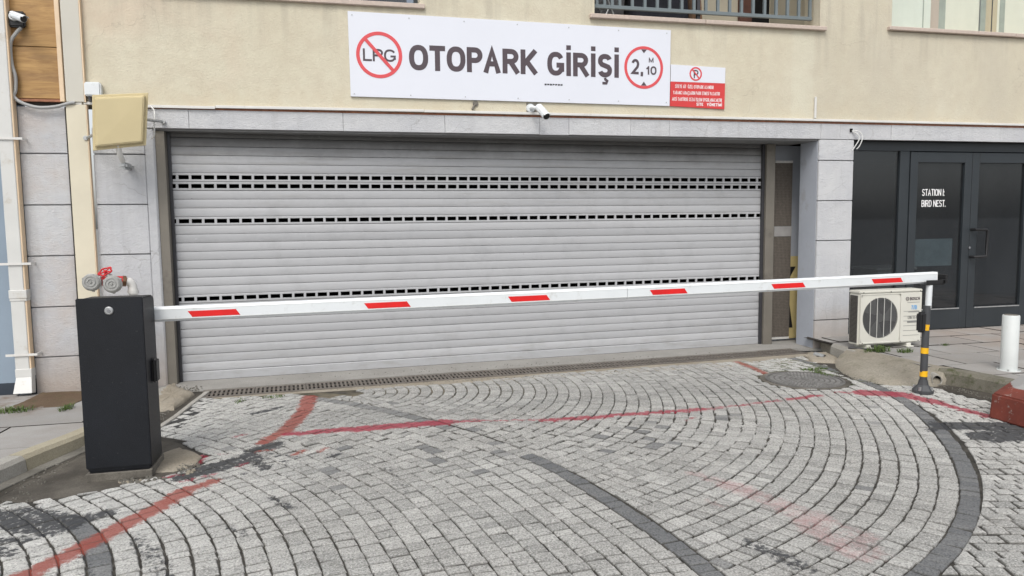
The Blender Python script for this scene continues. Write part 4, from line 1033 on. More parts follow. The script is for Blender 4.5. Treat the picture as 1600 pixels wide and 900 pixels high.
# balcony opening behind the railing
bal = MB(); bal.box(2.82, 5.9, 7.99, 9.4, 3.80, 3.85)
balo = bal.build('balcony', 'balcony_wall', bld)
b = MB(); b.box(4.55, 5.85, 9.0, 9.05, 3.85, 6.2); b.box(5.70, 5.76, 8.15, 9.0, 3.85, 6.2); b.build('back_wall', 'balcony_wall', balo)
b = MB(); b.box(2.6, 4.55, 9.02, 9.06, 3.85, 6.2); b.box(2.6, 2.66, 8.16, 9.02, 3.85, 6.2); b.build('dark_window', 'interior', balo)
b = MB(); b.box(5.22, 5.40, 8.95, 8.998, 3.85, 6.0); b.build('brown_door', 'brown_door', balo)
b = MB(); b.box(5.40, 5.66, 8.96, 8.998, 3.85, 6.0); b.build('door_opening', 'black_void', balo)
for a, c in ((2.76, 4.13), (4.136, 5.70)):
    b = MB(); b.box(a, c, 7.80, 7.988, 3.795, 3.842); b.build('sill', 'sill', balo, bevel=.006)
b = MB(); b.box(2.60, 6.1, 8.16, 9.1, 6.2, 6.25); b.build('ceiling', 'balcony_wall', balo)
rl = empty('balcony_railing', (4.2, 7.97, 3.84), 'dark grey metal balcony railing with upright bars', 'railing')
b = MB(); b.box(2.86, 5.60, 7.955, 7.99, 3.945, 3.985); b.build('bottom_rail', 'rail', rl, bevel=.003)
b = MB(); b.box(2.86, 5.60, 7.95, 7.995, 4.85, 4.90); b.build('top_rail', 'rail', rl, bevel=.003)
b = MB(); b.box(4.12, 4.16, 7.995, 8.03, 3.843, 4.86); b.build('mounting_post', 'jamb_dark', rl)
x = 2.89; n = 0; bar0 = None
while x < 5.60:
    if bar0 is None:
        b = MB(); b.box(x - .016, x + .016, 7.958, 7.986, 3.985, 4.85); bar0 = b.build('bar', 'rail', rl)
    else: like(bar0, (x - 2.89, 0, 0), rl)
    x += .151 if n > 2 else .09; n += 1
# things standing on the balcony
ch = empty('balcony_chair', (3.35, 8.5, 3.85), 'folding chair with thin legs behind the left end of the balcony railing', 'chair')
for (p0, p1) in (((3.08, 8.35, 3.85), (3.30, 8.35, 4.35)), ((3.30, 8.35, 3.85), (3.08, 8.35, 4.35)), ((3.08, 8.65, 3.85), (3.30, 8.65, 4.35)), ((3.30, 8.65, 3.85), (3.08, 8.65, 4.35))):
    b = MB(); b.tube([p0, p1], .010, 8); b.build('leg', 'galv', ch)
b = MB(); b.box(3.06, 3.42, 8.33, 8.67, 4.35, 4.38); b.build('seat', 'brown_door', ch, bevel=.008)
b = MB(); b.box(3.06, 3.09, 8.33, 8.67, 4.38, 4.8); b.build('backrest', 'brown_door', ch, bevel=.008)
def drape(name, x0, x1, y0, y1, z0, z1, mat, label, cat, seed):
    rr = random.Random(seed); mb = MB(); nx, nz = 16, 12; ph = [rr.uniform(0, 6) for _ in range(4)]
    V = []
    for side in (0, 1):
        for j in range(nz + 1):
            t = j / nz
            for i in range(nx + 1):
                s_ = i / nx; w_ = 1 - .25 * t ** 2
                X = (x0 + x1) / 2 + (s_ - .5) * (x1 - x0) * w_ ; fold = .03 * math.sin(s_ * 19 + ph[0] + t * 2) * (1 - t * .5)
                Y = (y0 + fold if side == 0 else y1 - fold) + (.06 * t if side == 0 else -.06 * t)
                Z = z0 + (z1 - z0) * t - .05 * math.sin(s_ * math.pi) * (-1) * t
                V.append((X, Y, Z))
    F = []
    q = (nx + 1) * (nz + 1)
    for sd_ in (0, 1):
        for j in range(nz):
            for i in range(nx):
                a = sd_ * q + j * (nx + 1) + i; F.append((a, a + 1, a + nx + 2, a + nx + 1))
    for j in range(nz):
        for i in (0, nx): a = j * (nx + 1) + i; F.append((a, a + nx + 1, q + a + nx + 1, q + a))
    for i in range(nx): a = nz * (nx + 1) + i; F.append((a, a + 1, q + a + 1, q + a))
    mb.add(V, F); return tag(mb.build(name, mat, smooth=True, angle=80), label, cat)
drape('draped_cloth', 3.44, 4.16, 8.25, 8.6, 3.85, 4.75, 'cloth_dark', 'black cloth hanging down behind the left part of the railing', 'cloth', 3)
drape('brown_blanket', 4.20, 4.33, 8.3, 8.5, 3.98, 4.75, 'brown_cloth', 'brown blanket hanging beside the black cloth behind the railing', 'blanket', 6)
# glazed balcony on the right
w3 = MB(); w3.box(6.62, 9.6, 7.87, 7.885, 3.893, 3.905); w3o = w3.build('glazed_window', 'jamb_dark', bld)
b = MB(); b.box(6.56, 8.42, 7.80, 8.2, 3.845, 3.890); b.box(8.424, 9.7, 7.80, 8.2, 3.843, 3.888); b.build('sill', 'sill', w3o, bevel=.006)
for a, c in ((6.625, 8.110), (8.116, 9.6)):
    b = MB(); b.box(a, c, 7.874, 7.880, 3.906, 6.2); b.build('pane', 'clear_glass', w3o)
b = MB(); b.box(8.111, 8.115, 7.870, 7.884, 3.906, 6.2); b.build('pane_joint', 'jamb_dark', w3o)
b = MB(); b.box(6.4, 10.5, 9.1, 9.2, 3.6, 6.2); b.box(6.62, 9.6, 8.21, 9.1, 3.80, 3.84); b.box(6.5, 6.55, 8.2, 9.1, 3.84, 6.2); b.build('inner_wall', 'curtain_c', w3o)
def curtain(x0, x1, y, mat, amp=.02):
    n = max(6, int((x1 - x0) / .02)); mb = MB()
    p = [(x0 + (x1 - x0) * i / n, y + amp * .6 * math.sin(i * .7)) for i in range(n + 1)]; p2 = [(a, c + .006) for a, c in p][::-1]
    mb.prism(p + p2, 3.90, 6.2); return mb.build('curtain', mat, w3o)
for a, c, m_, am in ((6.60, 7.28, 'curtain_a', .004), (7.28, 7.30, 'curtain_e', .0), (7.30, 7.40, 'curtain_a', .004), (7.40, 7.52, 'curtain_b', .01), (7.52, 7.62, 'curtain_e', .01), (7.62, 8.14, 'curtain_c', .003),
                     (8.16, 8.24, 'curtain_e', .01), (8.24, 8.42, 'curtain_d', .012), (8.42, 8.46, 'curtain_c', .0), (8.46, 8.54, 'curtain_e', .01), (8.54, 9.6, 'curtain_c', .003)):
    curtain(a, c, 8.10, m_, am)

# shop front ----------------------------------------------------------------
SY = 8.0
sf = MB()
sf.box(6.15, 14, SY - .03, SY + .06, 2.42, 2.54); sf.box(6.92, 7.06, SY - .03, SY + .06, .13, 2.42); sf.box(8.97, 9.08, SY - .03, SY + .06, .13, 2.42); sf.box(6.15, 6.92, SY - .02, SY + .05, .13, .24)
sfo = sf.build('shop_front', 'shop_frame', bld, bevel=.004)
b = MB(); b.box(6.15, 6.92, SY, SY + .01, .24, 2.42); b.box(9.08, 14, SY, SY + .01, .24, 2.42); b.build('pane', 'shop_glass', sfo)
b = MB(); b.box(9.08, 14, SY - .02, SY + .05, .13, .24); b.build('lower_panel', 'shop_frame', sfo)
def shop_door(x0, x1, hx):
    f = MB(); y0, y1 = SY - .045, SY + .03
    f.box(x0, x0 + .11, y0, y1, .14, 2.41); f.box(x1 - .11, x1, y0, y1, .14, 2.41); f.box(x0 + .11, x1 - .11, y0, y1, 2.28, 2.41); f.box(x0 + .11, x1 - .11, y0, y1, .14, .40)
    fo = f.build('shop_door', 'shop_frame', bld, bevel=.004)
    b = MB(); b.box(x0 + .11, x1 - .11, SY - .012, SY - .004, .40, 2.28); b.build('pane', 'shop_glass', fo)
    b = MB(); b.box(x0 + .12, x1 - .12, SY - .052, SY - .045, .395, .41); b.build('bead', 'galv', fo)
    if hx:
        b = MB(); b.tube([(hx, SY - .05, 1.07), (hx, SY - .11, 1.07), (hx + .17, SY - .12, 1.075), (hx + .185, SY - .12, 1.09), (hx + .185, SY - .12, 1.40), (hx + .17, SY - .12, 1.42), (hx, SY - .11, 1.425), (hx, SY - .05, 1.425)], .018, 10)
        b.build('handle', 'black_plastic', fo, smooth=True)
        b = MB(); b.tube([(hx - .02, SY - .05, 1.19), (hx - .02, SY - .058, 1.19)], .016, 14); b.build('lock', 'chrome', fo)
    return fo
d1 = shop_door(7.065, 8.00, None); d2 = shop_door(8.006, 8.965, 8.02)
text('lettering', 'STATION I:', 7.275, 7.615, 1.862, .086, SY - .0135, 'white_ink', d1, .125)
text('lettering', 'BIRD NEST.', 7.272, 7.64, 1.722, .086, SY - .0135, 'white_ink', d1, .125)
b = MB(); b.box(6.1, 14, 11.5, 11.6, 0, 2.6); b.box(6.1, 14, 8.07, 11.5, .08, .12); b.box(6.06, 6.1, 8.07, 11.5, 0, 2.6); b.box(6.1, 14, 8.07, 11.5, 2.56, 2.6); b.build('shop_interior', 'interior', bld)
b = MB(); b.box(7.23, 7.80, SY + .02, SY + .024, .96, 1.31)
tag(b.build('paper_notice', 'paper'), 'pale paper sheet taped inside the lettered shop door', 'paper')
b = MB(); b.box(7.25, 7.85, 8.7, 9.2, .12, .86); b.box(7.22, 7.88, 8.68, 9.22, .86, .90)
tag(b.build('shop_counter', 'cream_grey', bevel=.01), 'low pale cabinet inside the shop behind the lettered door', 'cabinet')

# ------------------------------------------------------------------ roller shutter
SA = R(2.774); SL = 6.80
sh = empty('roller_shutter', (-1.585, 8.025, 0), 'closed wide grey aluminium roller shutter of the garage entrance', 'shutter', rz=SA)
PI_ = .088
prof = [(.002, .0006), (-.0065, .0025), (-.0088, .012), (-.0102, .032), (-.0098, .056), (-.0080, .075), (-.0055, .0855), (.002, .0874)]
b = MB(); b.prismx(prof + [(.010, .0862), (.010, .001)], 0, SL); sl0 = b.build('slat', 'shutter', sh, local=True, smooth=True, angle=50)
b = MB(); y0, y1 = -.012, .004
b.prismx([(y0 + .004, .001), (y0, .006), (y0, .0235), (y1, .0235), (y1, .001)], 0, SL); b.prismx([(y0, .0655), (y0, .081), (y0 + .004, .0862), (y1, .0862), (y1, .0655)], 0, SL)
pitch = .1195; x = .03
while x < SL:
    b.box(x, min(SL, x + .024), y0 + .0004, y1, .0235, .0655); x += pitch
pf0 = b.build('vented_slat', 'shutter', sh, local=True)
NS = 28
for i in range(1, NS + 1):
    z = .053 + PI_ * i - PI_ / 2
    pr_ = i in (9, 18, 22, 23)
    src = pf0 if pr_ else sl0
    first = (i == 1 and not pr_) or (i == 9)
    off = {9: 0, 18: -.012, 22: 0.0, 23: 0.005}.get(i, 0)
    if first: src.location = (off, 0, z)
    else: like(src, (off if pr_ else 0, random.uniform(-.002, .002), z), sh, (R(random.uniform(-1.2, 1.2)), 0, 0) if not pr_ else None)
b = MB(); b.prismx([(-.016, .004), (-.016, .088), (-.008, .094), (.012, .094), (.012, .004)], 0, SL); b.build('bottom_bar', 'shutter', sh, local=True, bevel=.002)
b = MB(); b.box(0, SL, -.010, .010, -.001, .004); b.build('rubber_seal', 'black_plastic', sh, local=True)
b = MB(); b.box(-.024, .004, -.040, -.018, 0, 2.515); b.build('guide_rail', 'jamb_dark', sh, local=True)
b = MB(); b.box(SL - .012, SL + .035, -.045, -.018, 0, 2.515); b.build('guide_rail', 'jamb_dark', sh, local=True)
# steel jambs
b = MB(); b.box(-1.694, -1.610, 7.885, 8.0, 0, 2.518); j1 = tag(b.build('steel_jamb', 'grey_metal', bld, bevel=.003))
b = MB(); b.box(5.232, 5.352, 8.27, 8.42, 0, 2.518); b.build('steel_jamb', 'grey_metal', bld, bevel=.003)
# the shade above is painted into the slat colour
# perforated panel right of the shutter
pn = empty('perforated_panel', (5.585, 8.44, 0), 'tall brown perforated metal panel in the recess right of the shutter', 'panel')
def perf(z0, z1):
    mb = MB(); x0, x1 = 5.462, 5.708; px = .0205; nx = int((x1 - x0) / px); nz = int((z1 - z0) / px)
    # vertical and horizontal webs leave square holes
    for i in range(nx + 1): xx = x0 + (x1 - x0 - .012) * i / nx; mb.box(xx, xx + .012, 8.436, 8.440, z0, z1)
    for k in range(nz + 1): zz = z0 + (z1 - z0 - .012) * k / nz; mb.box(x0, x1, 8.4405, 8.443, zz, zz + .012)
    return mb
for z0, z1 in ((.06, 1.36), (1.50, 2.30)): o = perf(z0, z1).build('mesh_sheet', 'mesh_metal', pn)
b = MB(); b.box(5.46, 5.71, 8.434, 8.446, 1.365, 1.495); b.build('middle_band', 'mesh_frame', pn)
b = MB(); b.box(5.455, 5.715, 8.450, 8.455, .05, 2.30); b.build('backing', 'joint_dark', pn)
for zz in (2.302, .03):
    b = MB()
    for i in range(13): b.box(5.462 + i * .0195, 5.474 + i * .0195, 8.434, 8.44, zz, zz + .028)
    b.box(5.462, 5.708, 8.4405, 8.444, zz, zz + .012); b.build('toothed_edge', 'white_pvc', pn)
# yellow board with black zigzag
yb = empty('warning_board', (5.78, 8.46, 0), 'yellow board with black zigzag leaning behind the perforated panel', 'board')
b = MB(); b.box(5.70, 5.86, 8.462, 8.474, .03, 1.105); b.build('board', 'yellow_board', yb)
b = MB(); b.prismy([(5.70, .80), (5.80, .97), (5.70, .97)], 8.459, 8.461); b.prismy([(5.70, .17), (5.775, .17), (5.70, .62)], 8.459, 8.461); b.prismy([(5.70, .66), (5.75, .79), (5.70, .795)], 8.459, 8.461); b.build('zigzag', 'black_plastic', yb)

# ------------------------------------------------------------------ signs
s1 = empty('garage_sign', (1.94, 7.83, 2.885), 'large white banner sign reading OTOPARK GİRİŞİ above the shutter', 'sign')
b = MB(); b.prismy([(.184, 2.888), (3.708, 2.877), (3.716, 3.711), (.178, 3.734)], 7.829, 7.846); b.build('panel', 'white_panel', s1, bevel=.001)
text('lettering', 'OTOPARK', .785, 2.172, 3.172, .258, 7.8275, 'ink', s1, .232)
text('lettering', 'GİRİŞİ', 2.272, 3.098, 3.168, .252, 7.8275, 'ink', s1, .232, .09)
b = MB(); b.ring(.483, 3.312, .198, .233, 7.8265, 7.8285, 64); b.build('prohibition_ring', 'sign_red', s1)
text('lettering', 'LPG', .318, .650, 3.247, .125, 7.8275, 'ink', s1, .16)
b = MB(); c_, s_ = math.cos(R(-48)), math.sin(R(-48)); L_ = .205; w_ = .017
b.prismy([(.483 + c_ * a * L_ - s_ * q * w_, 3.312 + s_ * a * L_ + c_ * q * w_) for a, q in ((-1, -1), (1, -1), (1, 1), (-1, 1))], 7.8245, 7.8262); b.build('prohibition_bar', 'sign_red', s1)
b = MB(); b.ring(3.392, 3.290, .201, .232, 7.8265, 7.8285, 64); b.build('height_limit_ring', 'sign_red', s1)
text('lettering', '2', 3.243, 3.340, 3.212, .168, 7.8275, 'ink', s1, .17)
text('lettering', ',', 3.352, 3.388, 3.212, .16, 7.8275, 'ink', s1, .18)
text('lettering', '10', 3.412, 3.545, 3.214, .094, 7.8275, 'ink', s1, .19)
text('lettering', 'M', 3.452, 3.508, 3.348, .054, 7.8275, 'ink', s1, .19)
b = MB(); b.prismy([(3.36, 3.487), (3.426, 3.487), (3.393, 3.446)], 7.8268, 7.8285); b.prismy([(3.36, 3.093), (3.393, 3.136), (3.426, 3.093)], 7.8268, 7.8285); b.build('arrowheads', 'ink', s1)
b = MB()
for k in range(7): b.prismy([(2.24 + k * .03, 3.062), (2.262 + k * .03, 3.066 + random.uniform(-.004, .004)), (2.266 + k * .03, 3.078), (2.242 + k * .03, 3.080)], 7.8268, 7.8285)
b.build('scuff', 'jamb_dark', s1)
scr0 = None
for i in range(7):
    xx = .22 + i * .575 * .999
    for top in (0, 1):
        zz = (3.70 - .0065 * xx if top else 2.915)
        if scr0 is None:
            b = MB(); b.tube([(xx, 7.829, zz), (xx, 7.825, zz)], .0065, 8); scr0 = b.build('screw', 'galv', s1); sx0, sz0 = xx, zz
        else: like(scr0, (xx - sx0, 0, zz - sz0), s1)
s2 = empty('parking_notice', (4.04, 7.83, 2.87), 'small red and white no parking notice right of the banner sign', 'sign')
b = MB(); b.prismy([(3.722, 3.150), (4.398, 3.150), (4.400, 3.325), (3.722, 3.338)], 7.834, 7.848); b.build('upper_panel', 'white_panel', s2)
b = MB(); b.prismy([(3.716, 2.877), (4.394, 2.858), (4.398, 3.149), (3.722, 3.149)], 7.834, 7.848); b.build('lower_panel', 'board_red', s2)
b = MB(); b.ring(4.028, 3.243, .060, .077, 7.8315, 7.8335, 40); b.build('prohibition_ring', 'sign_red', s2)
text('lettering', 'P', 4.003, 4.062, 3.195, .092, 7.8325, 'ink', s2, .16)
b = MB(); L_ = .062; w_ = .0075
b.prismy([(4.028 + c_ * a * L_ - s_ * q * w_, 3.243 + s_ * a * L_ + c_ * q * w_) for a, q in ((-1, -1), (1, -1), (1, 1), (-1, 1))], 7.830, 7.8312); b.build('prohibition_bar', 'sign_red', s2)
for t_, a, c, zb, hh in (('SİTEYE AİT  ÖZEL OTOPARK ALANIDIR', 3.775, 4.255, 3.080, .038), ('YABANCI ARAÇLARIN PARK ETMESİ YASAKTIR', 3.752, 4.335, 3.010, .038), ('AKSİ TAKTİRDE CEZAİ İŞLEM UYGULANACAKTIR', 3.738, 4.360, 2.938, .038), ('SİTE   YÖNETİMİ', 4.04, 4.360, 2.888, .034)):
    text('lettering', t_, a, c, zb, hh, 7.8325, 'white_ink', s2, .2, .14)

# ------------------------------------------------------------------ conduits, cables, fittings on the wall
def pvc(name, boxes, label, cat='cable duct'):
    b = MB()
    for x in boxes: b.box(*x)
    return tag(b.build(name, 'white_pvc', bevel=.003), label, cat)
cd = empty('cable_duct', (1.9, 7.83, 2.75), 'thin white cable duct running along the top of the garage lintel', 'cable duct')
segs = [(-2.19, -1.12), (-1.12, .93), (.93, 3.4), (3.4, 5.55), (5.55, 8.1), (8.1, 11.0)]
for i, (a, c) in enumerate([(-2.36, -2.30), (-2.29, -2.20)] + segs):
    dz = (0, .004, -.012, -.002, .003, .004, .004, .004)[i]; b = MB()
    z0a = 2.742 + dz; z0b = 2.742 + (.006 if i == 3 else dz)
    b.prismy([(a + .002, z0a), (c - .002, z0b), (c - .002, z0b + .026), (a + .002, z0a + .026)], 7.822, 7.846); b.build('duct_length', 'white_pvc', cd, bevel=.002)
pvc('vertical_duct', [(5.575, 5.60, 7.824, 7.847, 2.78, 3.03)], 'short upright white duct above the right end of the shutter')
b = MB(); b.box(-2.262, -2.12, 7.77, 7.848, 2.818, 2.948); jb = tag(b.build('junction_box', 'white_paint', bevel=.012, seg=2), 'white square junction box above the beige antenna', 'junction box')
b = MB(); b.box(-2.235, -2.215, 7.79, 7.84, 2.77, 2.8175); b.build('cable_gland', 'jamb_dark', jb)
def spline(pts, n=6):
    out = []; P = [Vector(p) for p in pts]; P = [P[0] * 2 - P[1]] + P + [P[-1] * 2 - P[-2]]
    for i in range(1, len(P) - 2):
        for k in range(n):
            t = k / n; a, b_, c, d_ = P[i - 1], P[i], P[i + 1], P[i + 2]
            out.append(.5 * ((2 * b_) + (c - a) * t + (2 * a - 5 * b_ + 4 * c - d_) * t * t + (3 * b_ - a - 3 * c + d_) * t ** 3))
    out.append(P[-2]); return out
def cable(name, pts, r, mat, label, cat='cable'):
    b = MB(); b.tube(spline(pts), r, 8); return tag(b.build(name, mat, smooth=True), label, cat)
cable('conduit_hose', [(-2.76, 7.80, 3.42), (-2.80, 7.79, 3.37), (-2.855, 7.80, 3.28), (-2.857, 7.80, 3.1), (-2.835, 7.80, 2.98), (-2.842, 7.80, 2.86), (-2.858, 7.80, 2.80), (-2.80, 7.80, 2.745), (-2.67, 7.80, 2.705), (-2.52, 7.80, 2.715), (-2.40, 7.79, 2.748), (-2.355, 7.80, 2.756)], .0155, 'cable', 'grey flexible hose sagging from the wall camera to the duct', 'cable')
cable('loose_wire', [(6.105, 7.84, 2.64), (6.16, 7.79, 2.63), (6.20, 7.77, 2.56), (6.17, 7.78, 2.46), (6.145, 7.80, 2.42)], .006, 'white_cable', 'loose pale wire loop hanging from the hole above the right column')
cable('loose_wire', [(6.107, 7.84, 2.635), (6.15, 7.80, 2.60), (6.17, 7.79, 2.54), (6.12, 7.80, 2.45), (6.09, 7.80, 2.41), (6.075, 7.80, 2.405)], .006, 'white_cable', 'loose pale wire curling left beside the shop entrance corner')
b = MB(); b.box(6.078, 6.112, 7.838, 7.846, 2.628, 2.668); tag(b.build('cable_hole', 'black_void'), 'small black square hole above the right column', 'hole')
b = MB(); b.tube([(1.49, 7.85, 2.845), (1.47, 7.84, 2.835), (1.45, 7.825, 2.80), (1.44, 7.82, 2.785)], .012, 8); b.tube([(1.48, 7.848, 2.85), (1.48, 7.838, 2.85)], .03, 12)
tag(b.build('broken_cable_stub', 'grey_metal', smooth=True), 'broken cable stub poking from the wall under the banner', 'cable')

def bullet_camera(root, base, tip, r, plate, mats, hood=True):
    """plate centre, arm, barrel from base to tip"""
    p, t_ = Vector(base), Vector(tip); d = (t_ - p).normalized()
    b = MB(); pc = Vector(plate); b.tube([pc + Vector((0, .012, 0)), pc, pc - Vector((0, .022, 0))], [r * 1.25, r * 1.25, r * 1.05], 24); b.build('mount_plate', mats[0], root, smooth=True)
    b = MB(); b.tube([pc - Vector((0, .02, 0)), pc - Vector((0, .05, 0)), p + d * .02], r * .5, 12); b.build('arm', mats[1], root, smooth=True)
    b = MB(); b.tube([p, p + d * .01, p + d * .02, t_ - d * .004, t_], [r * .7, r * .92, r, r, r * .96], 24); b.build('camera_body', mats[1], root, smooth=True)
    b = MB(); b.tube([t_ + d * .0, t_ + d * .003], r * .88, 24); b.build('lens_window', 'black_plastic', root)
    a = d.cross(Vector((0, 0, 1))).normalized(); u_ = a.cross(d); V = []; K = 9; 
    for q in (0, 1):
        for rr_ in (r * 1.04, r * 1.10):
            for i in range(K):
                w_ = R(-60 + 120 * i / (K - 1)); c0 = p + d * .01 if q == 0 else t_ + d * .03; V.append(c0 + (a * math.sin(w_) + u_ * math.cos(w_)) * rr_)
    F = []
    for i in range(K - 1): F += [(i, i + 1, 2 * K + i + 1, 2 * K + i), (K + i, K + i + 1, 3 * K + i + 1, 3 * K + i), (i, i + 1, K + i + 1, K + i), (2 * K + i, 2 * K + i + 1, 3 * K + i + 1, 3 * K + i)]
    F += [(0, K, 3 * K, 2 * K), (K - 1, 2 * K - 1, 4 * K - 1, 3 * K - 1)]
    b = MB(); b.add(V, F); b.build('sun_hood', mats[1], root)
c1 = empty('wall_camera', (2.12, 7.84, 2.8), 'white bullet camera under the banner sign above the shutter', 'security camera')
bullet_camera(c1, (2.135, 7.70, 2.805), (2.165, 7.50, 2.685), .040, (2.085, 7.845, 2.815), ('white_paint', 'white_paint'))
b = MB(); b.box(2.04, 2.19, 7.842, 7.8495, 2.762, 2.872); b.build('dark_backplate', 'grey_metal', c1)
c2 = empty('wood_wall_camera', (-2.78, 7.84, 3.5), 'white bullet camera on a black square box on the wood cladding', 'security camera')
b = MB(); b.box(-2.865, -2.725, 7.79, 7.841, 3.425, 3.57); b.build('back_box', 'black_plastic', c2, bevel=.014, seg=2)
bullet_camera(c2, (-2.80, 7.72, 3.515), (-2.665, 7.60, 3.452), .032, (-2.81, 7.785, 3.515), ('white_paint', 'white_paint'))

# downpipe
dp = empty('downpipe', (-2.92, 7.78, 0), 'square off-white rainwater downpipe at the left edge of the building', 'downpipe')
b = MB(); b.box(-2.992, -2.872, 7.75, 7.84, .25, ZT); b.build('pipe', 'downpipe', dp, bevel=.006)
b = MB(); b.box(-2.872, -2.858, 7.756, 7.84, .25, ZT); b.build('pipe_edge', 'peach', dp, bevel=.003)
b = MB(); b.box(-3.0, -2.85, 7.742, 7.845, .93, 1.01); b.box(-2.997, -2.853, 7.745, 7.842, .905, .93); b.build('pipe_socket', 'downpipe', dp, bevel=.004)
b = MB(); b.prism([(-2.995, 7.745), (-2.855, 7.745), (-2.855, 7.845), (-2.995, 7.845)], .18, .26); b.build('pipe_collar', 'downpipe', dp, bevel=.004)
b = MB(); b.add([(-2.99, 7.75, .19), (-2.86, 7.75, .19), (-2.86, 7.84, .19), (-2.99, 7.84, .19), (-3.0, 7.68, .04), (-2.84, 7.68, .04), (-2.85, 7.80, .02), (-2.99, 7.80, .02)], [(0, 1, 5, 4), (1, 2, 6, 5), (2, 3, 7, 6), (3, 0, 4, 7), (0, 3, 2, 1)]); b.build('pipe_shoe', 'downpipe', dp, bevel=.003)
for zz in (2.40, 1.245, .385):
    b = MB(); b.box(-3.06, -2.80, 7.736, 7.742, zz, zz + .022); b.box(-2.80, -2.794, 7.736, 7.85, zz, zz + .022); b.build('pipe_bracket', 'white_pvc', dp)

# panel antenna
an = empty('panel_antenna', (-1.9, 7.5, 2.1), 'square beige panel antenna on a tubular bracket over the left pier', 'antenna')
C4 = [Vector((-2.131, 7.47, 2.281)), Vector((-1.697, 7.53, 2.340)), Vector((-1.646, 7.50, 2.816)), Vector((-2.103, 7.45, 2.775))]
nrm = (C4[1] - C4[0]).cross(C4[3] - C4[0]).normalized(); nrm = nrm if nrm.y < 0 else -nrm
cc_ = sum(C4, Vector()) / 4
def loop(k, off, dx=0, dz=0): return [cc_ + (p - cc_) * k + nrm * off for p in C4]
V = loop(1, 0) + loop(1, .012); b = MB(); b.add(V, [(3, 2, 1, 0), (4, 5, 6, 7)] + [(i, (i + 1) % 4, 4 + (i + 1) % 4, 4 + i) for i in range(4)]); b.build('back_plate', 'antenna', an, bevel=.003)
V = loop(.91, .0125) + loop(.88, .045) + loop(.84, .058) + [p for p in loop(.85, .045)]
b = MB(); b.add(V[:12], [(i, (i + 1) % 4, 4 + (i + 1) % 4, 4 + i) for i in range(4)] + [(4 + i, 4 + (i + 1) % 4, 8 + (i + 1) % 4, 8 + i) for i in range(4)] + [(8, 9, 10, 11), (3, 2, 1, 0)]); b.build('front_cover', 'antenna', an, bevel=.006, seg=2)
b = MB(); b.tube([(-1.93, 7.50, 2.36), (-1.925, 7.52, 2.26), (-1.92, 7.60, 2.20)], .024, 14); b.build('bracket_tube', 'white_pvc', an, smooth=True)
b = MB(); b.box(-1.955, -1.885, 7.58, 7.848, 2.13, 2.19); b.build('wall_foot', 'galv', an, bevel=.02, seg=2)
for p0, p1, nm in (((-1.72, 7.52, 2.58), (-1.60, 7.84, 2.60), 1), ((-2.08, 7.52, 2.46), (-2.28, 7.82, 2.43), 2)):
    b = MB(); b.tube([p0, p1], .014, 10); b.tube([p1, Vector(p1) - Vector((0, .03, 0))], .022, 10); b.build('stay_arm', 'galv', an)
cable('antenna_cable', [(-2.12, 7.80, 2.72), (-2.13, 7.75, 2.6), (-2.17, 7.74, 2.52), (-2.20, 7.76, 2.46), (-2.18, 7.7, 2.44)], .007, 'white_cable', 'white cable curving left of the beige antenna')
cable('antenna_cable', [(-1.70, 7.80, 2.74), (-1.655, 7.74, 2.68), (-1.655, 7.70, 2.55), (-1.66, 7.70, 2.45), (-1.69, 7.72, 2.42)], .007, 'white_cable', 'white cable curving right of the beige antenna')

# fire department inlet valve
vv = empty('fire_inlet_valve', (-2.03, 7.5, 1.0), 'red twin fire hose inlet with grey couplings and red handwheel', 'valve')
def coupling(c):
    c = Vector(c); d = Vector((.0, -1, .06)).normalized(); b = MB()
    b.tube([c, c + d * .03, c + d * .035, c + d * .075, c + d * .08, c + d * .095], [.055, .058, .078, .080, .073, .068], 28); o = b.build('coupling', 'coupling', vv, smooth=True)
    e_ = MB()
    for (r0, r1, yy) in ((.060, .052, .0955), (.036, .027, .0975)):
        K = 28; a = d.orthogonal().normalized(); q = d.cross(a); V = []
        for (rr_, h) in ((r0 + .004, 0), (r0, .006), (r1, .006), (r1 - .003, 0)): V += [c + d * (yy + h) + (a * math.cos(2 * math.pi * j / K) + q * math.sin(2 * math.pi * j / K)) * rr_ for j in range(K)]
        e_.add(V, [(L * K + j, L * K + (j + 1) % K, (L + 1) * K + (j + 1) % K, (L + 1) * K + j) for L in range(3) for j in range(K)])
    e_.tube([c + d * .096, c + d * .108], [.013, .006], 12)
    e_.build('cap_ribs', 'coupling', o)
    for k in range(3):
        w_ = MB(); a_ = k * 2.094 + .6; px, pz = .078 * math.cos(a_), .078 * math.sin(a_)
        w_.box(c.x + px - .010, c.x + px + .010, c.y - .07, c.y - .04, c.z + pz - .010 + .003, c.z + pz + .010 + .003); w_.build('lug', 'coupling', o, bevel=.003)
coupling((-2.195, 7.49, 1.083)); coupling((-2.018, 7.47, 1.062))
b = MB(); b.tube([(-2.195, 7.48, 1.083), (-2.15, 7.50, 1.088), (-2.05, 7.52, 1.09), (-2.00, 7.53, 1.087), (-1.965, 7.54, 1.083)], [.038, .040, .048, .045, .046], 16); b.tube([(-2.02, 7.54, 1.08), (-2.018, 7.46, 1.063)], .046, 16); b.build('valve_body', 'valve_red', vv, smooth=True)
b = MB(); b.tube([(-1.97, 7.54, 1.083), (-1.94, 7.55, 1.08)], .050, 8); b.build('union_nut', 'brass', vv)
b = MB(); b.tube(spline([(-1.94, 7.55, 1.08), (-1.915, 7.56, 1.07), (-1.895, 7.57, 1.035), (-1.89, 7.57, .98)]), .040, 14); b.tube([(-1.89, 7.57, .995), (-1.89, 7.57, .96)], .048, 14); b.build('elbow_pipe', 'white_pvc', vv, smooth=True)
b = MB(); b.tube([(-1.89, 7.57, .96), (-1.89, 7.6, .5), (-1.89, 7.62, -.02)], .038, 14); b.build('riser_pipe', 'white_pvc', vv, smooth=True)
